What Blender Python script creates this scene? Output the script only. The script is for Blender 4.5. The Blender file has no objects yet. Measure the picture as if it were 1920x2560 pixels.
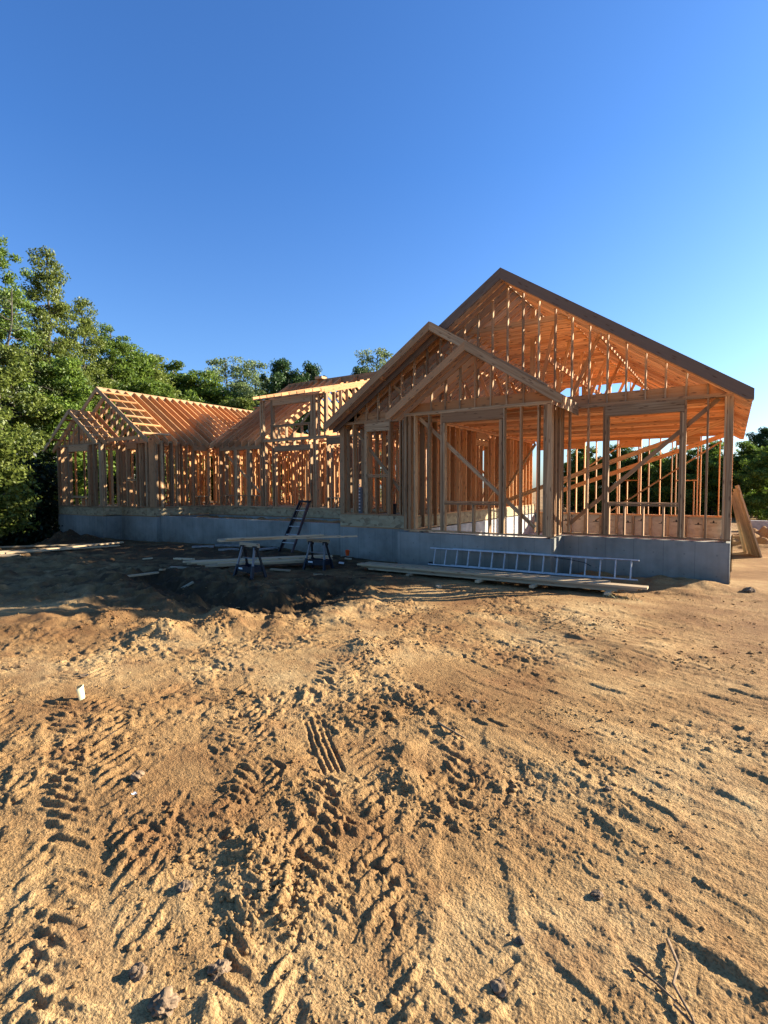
import bpy, math, random
import numpy as np
from mathutils import Vector, Matrix

random.seed(7)
RNG = np.random.default_rng(11)
scn = bpy.context.scene
COL = scn.collection
rad = math.radians

# ------------------------------------------------------------------ noise and ground
_perm = np.random.default_rng(3).permutation(512)
_perm = np.concatenate([_perm, _perm])
_ang = np.random.default_rng(4).uniform(0, 2*np.pi, 512)
_gx, _gy = np.cos(_ang), np.sin(_ang)


def perlin(x, y, seed=0):
    x = np.asarray(x, float) + seed*17.31
    y = np.asarray(y, float) - seed*9.77
    xi = np.floor(x).astype(np.int64); yi = np.floor(y).astype(np.int64)
    fx = x-xi; fy = y-yi
    u = fx*fx*fx*(fx*(fx*6-15)+10); v = fy*fy*fy*(fy*(fy*6-15)+10)

    def g(ix, iy, dx, dy):
        h = _perm[(_perm[ix & 511] + iy) & 511]
        return _gx[h]*dx + _gy[h]*dy
    a = g(xi, yi, fx, fy); b = g(xi+1, yi, fx-1, fy)
    c = g(xi, yi+1, fx, fy-1); d = g(xi+1, yi+1, fx-1, fy-1)
    return 1.5*((a*(1-u)+b*u)*(1-v) + (c*(1-u)+d*u)*v)


def fbm(x, y, s, octs=3, seed=0, gain=.5):
    r = 0; a = 1
    for i in range(octs):
        r = r + a*perlin(x*s, y*s, seed+i)
        s *= 2.07; a *= gain
    return r


def sstep(a, b, x):
    t = np.clip((x-a)/(b-a), 0, 1)
    return t*t*(3-2*t)


def gmac(x, y):
    return (np.interp(-np.asarray(x, float), [-5, 0, 8, 14, 19, 23, 26, 40], [-.9, -.96, -1.0, -1.04, -1.04, -1.17, -1.45, -1.9])
            + .02*np.clip(-np.asarray(y, float)-1, 0, 12))


def poly_st(x, y, pts):
    """signed lateral distance and run along a polyline"""
    best = np.full(x.shape, 1e9); S = np.zeros_like(x); T = np.zeros_like(x); run = 0
    for (x0, y0), (x1, y1) in zip(pts, pts[1:]):
        dx, dy = x1-x0, y1-y0; L = math.hypot(dx, dy); dx /= L; dy /= L
        s = (x-x0)*dx + (y-y0)*dy; t = -(x-x0)*dy + (y-y0)*dx
        sc = np.clip(s, 0, L); d = np.hypot(x-x0-sc*dx, y-y0-sc*dy)
        m = d < best
        best = np.where(m, d, best); S = np.where(m, run+s, S); T = np.where(m, t, T); run += L
    return best, S, T


TRACKS = [  # tractor tyre paths on the dirt: points, half width, lug pitch, depth
    ([(-6.3, -10.2), (-4.89, -10.88), (-4.04, -11.26), (-3.26, -11.64), (-2.55, -11.97), (-1.9, -12.3), (-1.2, -12.8)], .30, .12, .52),
    ([(-3.9, -8.4), (-3.14, -9.35), (-2.09, -10.59), (-1.51, -11.32), (-.9, -12.06), (-.4, -12.8)], .28, .12, .45),
    ([(-5.0, -9.2), (-3.2, -10.4), (-1.9, -11.5), (-1.2, -12.2), (-.7, -12.9)], .17, .11, .5),
    ([(-7.5, -10.9), (-4.2, -11.75), (-2.3, -12.5), (-1.2, -13.2)], .22, .13, .3),
    ([(-2.0, -9.0), (-1.3, -10.4), (-.85, -11.3), (-.4, -12.2)], .18, .12, .4),
    ([(2.5, -7.2), (.6, -8.2), (-1.2, -9.0), (-3.2, -9.6)], .2, .15, .5),
    ([(-9.5, -11.2), (-7.4, -10.6), (-5.2, -9.2), (-3.0, -6.9), (0, -5.2)], .24, .18, .45),
]
DITCH = [(-11.2, -5.9), (-9.6, -6.45), (-8.3, -6.75), (-7.0, -7.1), (-6.25, -6.95), (-6.3, -6.1), (-6.9, -4.8)]
MOUNDS = [(-6.45, -9.0, .42, .17), (-6.0, -8.25, .45, .15), (-8.4, -9.5, .7, .10), (-7.6, -8.8, .55, .12), (-5.4, -7.9, .3, .06),
          (-3.67, -8.0, .28, .10), (-3.4, -7.6, .22, .08), (-3.57, -5.7, .5, .07), (-2.0, -5.25, .55, .06), (-.9, -6.3, .5, .06),
          (-1.0, -.35, .8, .13), (-2.6, -.3, .5, .15), (-.3, -.5, .3, .05), (-23.6, -1.9, .9, .42), (-22.2, -1.5, 1.0, .2), (-13.4, -.6, 1.4, .13), (-9.5, -.9, .5, .1),
          (-16, -1.2, 1.5, .12), (1.2, 9.5, 1.6, .45), (2.6, 10.5, 1.5, .4), (-1.78, -10.35, .13, .06), (-1.95, -10.05, .12, .05),
          (-2.05, -11.45, .16, .05), (-1.75, -11.6, .16, .05), (-4.9, -6.1, .5, .06), (.4, -.3, .15, .05)]


def ground(x, y, fine=True):
    x = np.atleast_1d(np.asarray(x, float)); y = np.atleast_1d(np.asarray(y, float))
    z = gmac(x, y).copy()
    out = sstep(-.2, -1.6, y) if fine else 0   # open yard in front of the house
    far = sstep(60, 20, np.hypot(x+5, y+5))
    z += .045*fbm(x, y, .42, 2, 1)*far*np.where(y < -1.5, 1, .5)
    for mx, my, r, h in MOUNDS:
        d = np.hypot(x-mx, y-my)
        z += h*np.exp(-(d/r)**2)*(1+.6*perlin(x*3.1, y*3.1, 5))
    d, s, t = poly_st(x, y, DITCH)
    dw = d*(1+.35*perlin(x*1.6, y*1.6, 8))
    z -= .22*np.exp(-(dw/.38)**2)
    z += .07*np.exp(-((dw-.95)/.33)**2)
    if not fine:
        return z
    yard = sstep(1.5, -.3, y)
    near = sstep(-1.5, -5, y)
    rough = np.clip(.60+1.15*fbm(x, y, .75, 3, 21), .08, 1)*(1-.62*sstep(-1.6, -.3, x+.3*(y+10)))
    wx = x+.10*fbm(x, y, 2.2, 2, 22)+.02*perlin(x*9, y*9, 23)+.010*perlin(x*25, y*25, 26); wy = y+.10*fbm(x, y, 2.2, 2, 24)+.03*perlin(x*9, y*9, 25)
    # broken crust: ridged and billowed noise, sharp on one side
    rg_ = 1-np.abs(fbm(wx, wy, 1.7, 3, 30))*2.2
    z += yard*.010*np.clip(rg_-.45, 0, 1)*(.3+rough)
    cr = fbm(wx, wy, 4.2, 3, 33)
    z += yard*.011*sstep(.22, .40, cr)*(.1+rough)
    z -= yard*.011*sstep(.26, .5, -cr)*(.1+.9*rough)
    c2 = fbm(wx, wy, 11, 3, 41)
    z += yard*.0085*sstep(.2, .36, c2)*(.12+rough) - yard*.006*sstep(.26, .5, -c2)*(.2+.8*rough)
    c3 = fbm(x, y, 27, 2, 47)
    z += yard*.0042*sstep(.18, .40, c3)*(.2+rough)
    z += yard*.0024*fbm(x, y, 60, 2, 51)
    pit = perlin(wx*7.5+4, wy*7.5, 53)
    z -= yard*.016*sstep(.42, .6, pit)*sstep(.35, .7, rough)
    dd = poly_st(x, y, DITCH)[0]
    z += (.09*fbm(wx, wy, 1.9, 3, 55)+.07*np.abs(fbm(wx, wy, 4.5, 3, 57)))*np.exp(-(dd/1.2)**2)
    shade = sstep(-9.5, -7, y-.35*(x+8))*sstep(-4.5, -7, x)*sstep(-.2, -1.5, y)
    z += shade*(.25+.75*sstep(-3.2, -5.6, y))*(.08*fbm(wx, wy, 1.1, 3, 58)+.09*np.clip(fbm(wx, wy, 3.1, 3, 59), -.1, 1))
    # scraped streaks to the right
    a, b = .90, -.43
    u = x*a+y*b; v = -x*b+y*a
    wr = sstep(-3.2, -.6, x+.25*(y+10))*sstep(-3, -5, y)
    st = perlin(u*.8, v*6.5, 61)+.5*perlin(u*1.9, v*15, 62)
    z += yard*wr*(.008*np.where(st > 0, st, st*.5)+.004*sstep(.2, .5, perlin(u*3.5, v*17, 65))+.012*sstep(.35, .5, perlin(u*1.2, v*5, 66))*sstep(-.1, .3, perlin(x*1.1, y*1.1, 67)))
    st2 = perlin(u*.5, v*2.4, 63)
    z += yard*.018*sstep(.05, .5, st2)*sstep(-4.5, -2, x)*(.3+.7*rough)
    # tyre tracks
    ribd, ribs, _t = poly_st(x, y, [(-2.93, -9.96), (-2.52, -10.33), (-2.2, -10.58)])
    for k, (pts, hw, pitch, dep) in enumerate(TRACKS):
        d, s, t = poly_st(x, y, pts)
        m = (d < hw*2.4) & ((ribd > .17) | (ribs < -.05) | (ribs > 1.0))
        if not m.any():
            continue
        tt, ss = t[m], s[m]
        xm, ym = x[m], y[m]
        wob = .05*perlin(ss*1.3, tt*0+k, 70)+.018*fbm(xm, ym, 5, 2, 71)
        tt = tt+wob; ss = ss+.026*fbm(xm, ym, 5, 3, 73)
        inside = sstep(hw, hw*.8, np.abs(tt))
        phase = (ss + np.abs(tt)*1.05)/pitch + np.where(tt > 0, .5, 0)
        p = phase-np.floor(phase)
        lug = sstep(.0, .13, p)*sstep(.60, .36, p)
        fade = sstep(sum(math.dist(p, q) for p, q in zip(pts, pts[1:]))+.05, sum(math.dist(p, q) for p, q in zip(pts, pts[1:]))-.7, s[m])*sstep(-.1, .5, s[m])
        keep = fade*np.clip(.62+1.5*fbm(xm, ym, 1.0, 2, 75+k), .06, 1.0)*np.clip(.82+1.0*fbm(xm, ym, 5, 3, 83), .1, 1.25)
        core = sstep(.01, .06, np.abs(tt))
        z[m] += dep*(inside*(-.012*fade + .036*lug*keep*core) + .018*fade*np.exp(-((np.abs(tt)-hw*1.08)/.04)**2)*np.clip(.3+1.6*fbm(xm, ym, 4, 2, 77), 0, 1.6))
    # one crisp narrow tyre print
    d, s, t = poly_st(x, y, [(-2.93, -9.96), (-2.52, -10.33), (-2.2, -10.58)])
    m = (d < .12) & (s > 0) & (s < .95)
    tt, ss = t[m], s[m]
    tt = tt+.004*perlin(x[m]*6, y[m]*6, 79); rib = np.cos(2*np.pi*tt/.047)
    z[m] += sstep(.10, .08, np.abs(tt))*np.clip(.8+.9*perlin(x[m]*4, y[m]*4, 80), .1, 1)*sstep(0, .05, ss)*sstep(.95, .9, ss)*(.010*rib - .010 + .003*np.sign(np.sin(2*np.pi*ss/.04)))
    return z


def gz(x, y, fine=True):
    return float(ground(x, y, fine)[0])


# ------------------------------------------------------------------ materials
def new_mat(name):
    m = bpy.data.materials.new(name); m.use_nodes = True
    nt = m.node_tree; nt.nodes.clear()
    out = nt.nodes.new('ShaderNodeOutputMaterial')
    bs = nt.nodes.new('ShaderNodeBsdfPrincipled')
    nt.links.new(bs.outputs[0], out.inputs[0])
    bs.inputs['Specular IOR Level'].default_value = .25

    def N(t, **kw):
        n = nt.nodes.new(t)
        for k, v in kw.items():
            if k.startswith('i_'):
                n.inputs[k[2:].replace('_', ' ')].default_value = v
            else:
                setattr(n, k, v)
        return n
    return m, nt, bs, N, nt.links.new


def ramp(N, stops, interp='LINEAR'):
    r = N('ShaderNodeValToRGB'); cr = r.color_ramp; cr.interpolation = interp
    while len(cr.elements) < len(stops):
        cr.elements.new(.5)
    for e, (p, c) in zip(cr.elements, stops):
        e.position = p; e.color = (*c, 1)
    return r


def wood_mat(name, dark, light, red, knots=True, grey=0.0):
    m, nt, bs, N, L = new_mat(name)
    uv = N('ShaderNodeUVMap'); geo = N('ShaderNodeNewGeometry'); oi = N('ShaderNodeObjectInfo')
    add = N('ShaderNodeMath', operation='ADD'); L(geo.outputs['Random Per Island'], add.inputs[0]); L(oi.outputs['Random'], add.inputs[1])
    fr = N('ShaderNodeMath', operation='FRACT'); L(add.outputs[0], fr.inputs[0])
    comb = N('ShaderNodeCombineXYZ'); sc = N('ShaderNodeMath', operation='MULTIPLY'); sc.inputs[1].default_value = 61.7
    L(fr.outputs[0], sc.inputs[0]); L(sc.outputs[0], comb.inputs[0]); L(sc.outputs[0], comb.inputs[1])
    va = N('ShaderNodeVectorMath', operation='ADD'); L(uv.outputs[0], va.inputs[0]); L(comb.outputs[0], va.inputs[1])
    mp = N('ShaderNodeMapping'); mp.inputs['Scale'].default_value = (1.1, 30, 1); L(va.outputs[0], mp.inputs[0])
    no = N('ShaderNodeTexNoise'); no.inputs['Scale'].default_value = 1; no.inputs['Detail'].default_value = 5; no.inputs['Distortion'].default_value = .6
    L(mp.outputs[0], no.inputs[0])
    rp = ramp(N, [(.3, dark), (.68, light)]); L(no.outputs[0], rp.inputs[0])
    mx = N('ShaderNodeMixRGB'); mx.inputs[2].default_value = (*red, 1)
    mr = N('ShaderNodeMapRange'); mr.inputs['From Min'].default_value = 0; mr.inputs['From Max'].default_value = 1
    mr.inputs['To Min'].default_value = 0; mr.inputs['To Max'].default_value = .85
    L(fr.outputs[0], mr.inputs[0]); L(mr.outputs[0], mx.inputs[0]); L(rp.outputs[0], mx.inputs[1])
    # board to board brightness
    hs = N('ShaderNodeHueSaturation'); f2 = N('ShaderNodeMath', operation='MULTIPLY'); f2.inputs[1].default_value = 7.31
    L(fr.outputs[0], f2.inputs[0]); f3 = N('ShaderNodeMath', operation='FRACT'); L(f2.outputs[0], f3.inputs[0])
    m2 = N('ShaderNodeMapRange'); m2.inputs['To Min'].default_value = .62; m2.inputs['To Max'].default_value = 1.3
    L(f3.outputs[0], m2.inputs[0]); L(m2.outputs[0], hs.inputs['Value']); L(mx.outputs[0], hs.inputs['Color'])
    hs.inputs['Saturation'].default_value = 1-grey
    last = hs.outputs[0]
    if knots:
        mp2 = N('ShaderNodeMapping'); mp2.inputs['Scale'].default_value = (1.9, 8.5, 1); L(va.outputs[0], mp2.inputs[0])
        vo = N('ShaderNodeTexVoronoi', voronoi_dimensions='2D'); vo.inputs['Scale'].default_value = 1; L(mp2.outputs[0], vo.inputs[0])
        rk = ramp(N, [(.06, (1, 1, 1)), (.13, (0, 0, 0))]); L(vo.outputs['Distance'], rk.inputs[0])
        mk = N('ShaderNodeMixRGB'); mk.inputs[2].default_value = (.10, .045, .02, 1)
        mf = N('ShaderNodeMath', operation='MULTIPLY'); mf.inputs[1].default_value = .75
        L(rk.outputs[0], mf.inputs[0]); L(mf.outputs[0], mk.inputs[0]); L(last, mk.inputs[1]); last = mk.outputs[0]
    L(last, bs.inputs['Base Color']); bs.inputs['Roughness'].default_value = .8
    return m


M = {}
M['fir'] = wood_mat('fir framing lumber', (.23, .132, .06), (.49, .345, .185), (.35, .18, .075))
M['fir_in'] = wood_mat('bounce-glow fir lumber', (.40, .19, .07), (.68, .41, .19), (.56, .235, .075))  # brighter, oranger copy of fir: interior bounce light put into the colour
M['fir_dark'] = wood_mat('dark barge lumber', (.105, .072, .048), (.21, .15, .10), (.14, .088, .055))  # darker brown fir for the main gable's barge boards
M['board'] = wood_mat('pale construction boards', (.34, .245, .14), (.54, .42, .26), (.44, .31, .17))
M['bark'] = wood_mat('bark', (.05, .04, .03), (.13, .11, .085), (.09, .075, .06), False)


def flat_mat(name, col, rough=.6, metal=0, var=.15, scale=6):
    m, nt, bs, N, L = new_mat(name)
    tc = N('ShaderNodeTexCoord'); no = N('ShaderNodeTexNoise'); no.inputs['Scale'].default_value = scale; no.inputs['Detail'].default_value = 4
    L(tc.outputs['Object'], no.inputs[0])
    a = tuple(max(0, c*(1-var*1.6)) for c in col); b = tuple(min(1, c*(1+var)) for c in col)
    r = ramp(N, [(.3, a), (.7, b)]); L(no.outputs[0], r.inputs[0]); L(r.outputs[0], bs.inputs['Base Color'])
    bs.inputs['Roughness'].default_value = rough; bs.inputs['Metallic'].default_value = metal
    return m


def osb_mat(name, cols):
    m, nt, bs, N, L = new_mat(name)
    tc = N('ShaderNodeTexCoord'); mp = N('ShaderNodeMapping'); mp.inputs['Scale'].default_value = (11, 11, 17); L(tc.outputs['Object'], mp.inputs[0])
    nz = N('ShaderNodeTexNoise'); nz.inputs['Scale'].default_value = 1.4; L(mp.outputs[0], nz.inputs[0])
    mxv = N('ShaderNodeMixRGB'); mxv.inputs[0].default_value = .35; L(mp.outputs[0], mxv.inputs[1]); L(nz.outputs['Color'], mxv.inputs[2])
    vo = N('ShaderNodeTexVoronoi'); vo.inputs['Scale'].default_value = 1; L(mxv.outputs[0], vo.inputs[0])
    r = ramp(N, [(0, cols[0]), (.35, cols[1]), (.7, cols[2]), (1, cols[3])]); L(vo.outputs['Color'], r.inputs[0])
    L(r.outputs[0], bs.inputs['Base Color']); bs.inputs['Roughness'].default_value = .75
    return m


M['osb'] = osb_mat('strand board', [(.15, .10, .055), (.31, .235, .125), (.41, .325, .18), (.25, .18, .09)])


M['osb_pale'] = osb_mat('pale strand board', [(.50, .43, .31), (.60, .53, .40), (.68, .61, .47), (.56, .48, .35)])  # paler copy of osb: light bounced off the floor put into the colour


def concrete_mat():
    m, nt, bs, N, L = new_mat('poured concrete')
    tc = N('ShaderNodeTexCoord')
    n1 = N('ShaderNodeTexNoise'); n1.inputs['Scale'].default_value = .9; n1.inputs['Detail'].default_value = 6; n1.inputs['Roughness'].default_value = .65
    L(tc.outputs['Object'], n1.inputs[0])
    mp = N('ShaderNodeMapping'); mp.inputs['Scale'].default_value = (7, 7, .5); L(tc.outputs['Object'], mp.inputs[0])
    n2 = N('ShaderNodeTexNoise'); n2.inputs['Scale'].default_value = 1; n2.inputs['Detail'].default_value = 4; L(mp.outputs[0], n2.inputs[0])
    mx = N('ShaderNodeMixRGB'); mx.inputs[0].default_value = .22; L(n1.outputs[0], mx.inputs[1]); L(n2.outputs[0], mx.inputs[2])
    r = ramp(N, [(.34, (.175, .172, .142)), (.5, (.25, .246, .205)), (.64, (.31, .305, .258))]); L(mx.outputs[0], r.inputs[0])
    # splash of soil low down
    sep = N('ShaderNodeSeparateXYZ'); L(tc.outputs['Object'], sep.inputs[0])
    mr = N('ShaderNodeMapRange'); mr.inputs['From Min'].default_value = .55; mr.inputs['From Max'].default_value = -.05; L(sep.outputs['Z'], mr.inputs[0])
    n3 = N('ShaderNodeTexNoise'); n3.inputs['Scale'].default_value = 5; n3.inputs['Detail'].default_value = 5; L(tc.outputs['Object'], n3.inputs[0])
    mu = N('ShaderNodeMath', operation='MULTIPLY'); L(mr.outputs[0], mu.inputs[0]); L(n3.outputs[0], mu.inputs[1])
    mx2 = N('ShaderNodeMixRGB'); mx2.inputs[2].default_value = (.09, .06, .035, 1); L(mu.outputs[0], mx2.inputs[0]); L(r.outputs[0], mx2.inputs[1])
    # form panel seams and tie marks
    sxy = N('ShaderNodeMath', operation='ADD'); L(sep.outputs['X'], sxy.inputs[0]); L(sep.outputs['Y'], sxy.inputs[1])

    def grid(src, step, off, tol):
        a_ = N('ShaderNodeMath', operation='ADD'); a_.inputs[1].default_value = off; L(src, a_.inputs[0])
        p_ = N('ShaderNodeMath', operation='PINGPONG'); p_.inputs[1].default_value = step/2; L(a_.outputs[0], p_.inputs[0])
        c_ = N('ShaderNodeMath', operation='LESS_THAN'); c_.inputs[1].default_value = tol; L(p_.outputs[0], c_.inputs[0])
        return c_.outputs[0]
    seam = grid(sxy.outputs[0], .61, 100.0, .006)
    h1 = grid(sxy.outputs[0], .61, 100.2, .016); h2 = grid(sep.outputs['Z'], .45, 10.12, .016)
    hm = N('ShaderNodeMath', operation='MULTIPLY'); L(h1, hm.inputs[0]); L(h2, hm.inputs[1])
    ad = N('ShaderNodeMath', operation='MAXIMUM'); L(seam, ad.inputs[0]); L(hm.outputs[0], ad.inputs[1])
    dm = N('ShaderNodeMath', operation='MULTIPLY'); dm.inputs[1].default_value = .38; L(ad.outputs[0], dm.inputs[0])
    mx6 = N('ShaderNodeMixRGB'); mx6.inputs[2].default_value = (.06, .057, .05, 1); L(dm.outputs[0], mx6.inputs[0]); L(mx2.outputs[0], mx6.inputs[1])
    L(mx6.outputs[0], bs.inputs['Base Color']); bs.inputs['Roughness'].default_value = .85
    bp = N('ShaderNodeBump'); bp.inputs['Strength'].default_value = .15; bp.inputs['Distance'].default_value = .02
    L(n3.outputs[0], bp.inputs['Height']); L(bp.outputs[0], bs.inputs['Normal'])
    return m


M['concrete'] = concrete_mat()


def dirt_mat(name, clod=False):
    m, nt, bs, N, L = new_mat(name)
    tc = N('ShaderNodeTexCoord')
    n1 = N('ShaderNodeTexNoise'); n1.inputs['Scale'].default_value = .55; n1.inputs['Detail'].default_value = 7; n1.inputs['Roughness'].default_value = .62
    n2 = N('ShaderNodeTexNoise'); n2.inputs['Scale'].default_value = 16; n2.inputs['Detail'].default_value = 8; n2.inputs['Roughness'].default_value = .78
    n3 = N('ShaderNodeTexNoise'); n3.inputs['Scale'].default_value = 85; n3.inputs['Detail'].default_value = 3
    for n in (n1, n2, n3):
        L(tc.outputs['Object'], n.inputs[0])
    r1 = ramp(N, [(.28, (.18, .09, .034)), (.42, (.285, .162, .064)), (.52, (.365, .22, .09)), (.66, (.48, .32, .145))]); L(n1.outputs[0], r1.inputs[0])
    r2 = ramp(N, [(.3, (.62, .60, .58)), (.5, (1, 1, 1)), (.72, (1.15, 1.15, 1.12))]); L(n2.outputs[0], r2.inputs[0])
    mx = N('ShaderNodeMixRGB', blend_type='MULTIPLY'); mx.inputs[0].default_value = .85; L(r1.outputs[0], mx.inputs[1]); L(r2.outputs[0], mx.inputs[2])
    r3 = ramp(N, [(.34, (.5, .48, .46)), (.46, (.9, .9, .9)), (.62, (1.12, 1.12, 1.12))]); L(n3.outputs[0], r3.inputs[0])
    mx3 = N('ShaderNodeMixRGB', blend_type='MULTIPLY'); mx3.inputs[0].default_value = .8; L(mx.outputs[0], mx3.inputs[1]); L(r3.outputs[0], mx3.inputs[2])
    n4 = N('ShaderNodeTexNoise'); n4.inputs['Scale'].default_value = 1.9; n4.inputs['Detail'].default_value = 8; n4.inputs['Roughness'].default_value = .7; L(tc.outputs['Object'], n4.inputs[0])
    r4 = ramp(N, [(.46, (0, 0, 0)), (.66, (.6, .6, .6))]); L(n4.outputs[0], r4.inputs[0])
    mx5 = N('ShaderNodeMixRGB'); mx5.inputs[2].default_value = (.20, .095, .038, 1); L(r4.outputs[0], mx5.inputs[0]); L(mx3.outputs[0], mx5.inputs[1])
    last = mx5.outputs[0]
    if not clod:
        # damp soil in the dug hollow and by the wall, plus house shade painted in
        at = N('ShaderNodeAttribute', attribute_name='damp_shade')
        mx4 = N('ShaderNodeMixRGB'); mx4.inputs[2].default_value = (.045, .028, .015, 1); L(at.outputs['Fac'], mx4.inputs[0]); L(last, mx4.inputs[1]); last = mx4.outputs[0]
    L(last, bs.inputs['Base Color']); bs.inputs['Roughness'].default_value = .95; bs.inputs['Specular IOR Level'].default_value = .1
    ma = N('ShaderNodeMath', operation='ADD'); mb_ = N('ShaderNodeMath', operation='MULTIPLY'); mb_.inputs[1].default_value = .9
    L(n3.outputs[0], mb_.inputs[0]); L(n2.outputs[0], ma.inputs[0]); L(mb_.outputs[0], ma.inputs[1])
    bp = N('ShaderNodeBump'); bp.inputs['Strength'].default_value = .9; bp.inputs['Distance'].default_value = .02
    L(ma.outputs[0], bp.inputs['Height']); L(bp.outputs[0], bs.inputs['Normal'])
    return m


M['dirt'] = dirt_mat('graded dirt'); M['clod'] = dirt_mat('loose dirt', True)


def leaf_mat(name, c0, c1, trans=.35):
    m, nt, bs, N, L = new_mat(name)
    nt.nodes.remove(bs)
    geo = N('ShaderNodeNewGeometry'); oi = N('ShaderNodeObjectInfo')
    r = ramp(N, [(0, c0), (.75, c1), (1, tuple(min(1, c*1.2) for c in c1))]); L(geo.outputs['Random Per Island'], r.inputs[0])
    hs = N('ShaderNodeHueSaturation'); mr = N('ShaderNodeMapRange'); mr.inputs['To Min'].default_value = .8; mr.inputs['To Max'].default_value = 1.15
    L(oi.outputs['Random'], mr.inputs[0]); L(mr.outputs[0], hs.inputs['Value']); L(r.outputs[0], hs.inputs['Color'])
    d = N('ShaderNodeBsdfDiffuse'); t = N('ShaderNodeBsdfTranslucent'); g = N('ShaderNodeBsdfGlossy'); g.inputs['Roughness'].default_value = .45
    mx = N('ShaderNodeMixShader'); mx.inputs[0].default_value = trans; mg = N('ShaderNodeMixShader'); mg.inputs[0].default_value = .02
    L(hs.outputs[0], d.inputs[0]); L(hs.outputs[0], t.inputs[0]); L(d.outputs[0], mx.inputs[1]); L(t.outputs[0], mx.inputs[2])
    L(mx.outputs[0], mg.inputs[1]); L(g.outputs[0], mg.inputs[2])
    out = [n for n in nt.nodes if n.type == 'OUTPUT_MATERIAL'][0]; L(mg.outputs[0], out.inputs[0])
    return m


M['leaf'] = leaf_mat('green leaves', (.035, .075, .011), (.165, .235, .034), .42)
M['leaf_y'] = leaf_mat('yellow green leaves', (.06, .095, .014), (.225, .265, .05), .42)
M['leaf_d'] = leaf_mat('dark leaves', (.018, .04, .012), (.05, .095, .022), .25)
M['leaf_u'] = leaf_mat('shaded undergrowth leaves', (.005, .010, .003), (.014, .026, .007), .15)  # near-black: deep shade under the trees put into the leaf colour
M['leaf_g'] = leaf_mat('grey green leaves', (.08, .12, .04), (.22, .27, .10), .45)
M['alu'] = flat_mat('aluminium', (.42, .41, .39), .45, .2, .15, 9)
M['steel'] = flat_mat('grey enamelled steel', (.17, .175, .18), .45, .1)
M['navy'] = flat_mat('dark blue plastic', (.012, .017, .026), .5)
M['black'] = flat_mat('black plastic', (.015, .015, .017), .5)
M['rail'] = flat_mat('dull red fibreglass', (.10, .062, .056), .6)
M['white'] = flat_mat('white paper', (.75, .73, .68), .7, 0, .06)
M['cream'] = flat_mat('cream plastic', (.72, .64, .36), .55, 0, .08)
M['orange'] = flat_mat('orange plastic', (.75, .10, .02), .5, 0, .1)
M['stone'] = flat_mat('sandstone', (.21, .14, .08), .95, 0, .4, 24)
M['stick'] = flat_mat('dry stick', (.25, .17, .09), .9, 0, .35, 20)
M['stickpale'] = flat_mat('pale root', (.20, .13, .07), .9, 0, .35, 30)
M['slab'] = flat_mat('weathered grey form boards', (.28, .25, .21), .9, 0, .25, 8)
M['block'] = flat_mat('pale block', (.45, .42, .38), .9, 0, .2, 5)
M['floor'] = flat_mat('pale slab', (.46, .43, .38), .9, 0, .15, 3)
M['ink'] = flat_mat('black ink', (.03, .03, .03), .8)
M['grassy'] = flat_mat('dry weeds', (.30, .25, .11), .9, 0, .3, 9)


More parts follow.
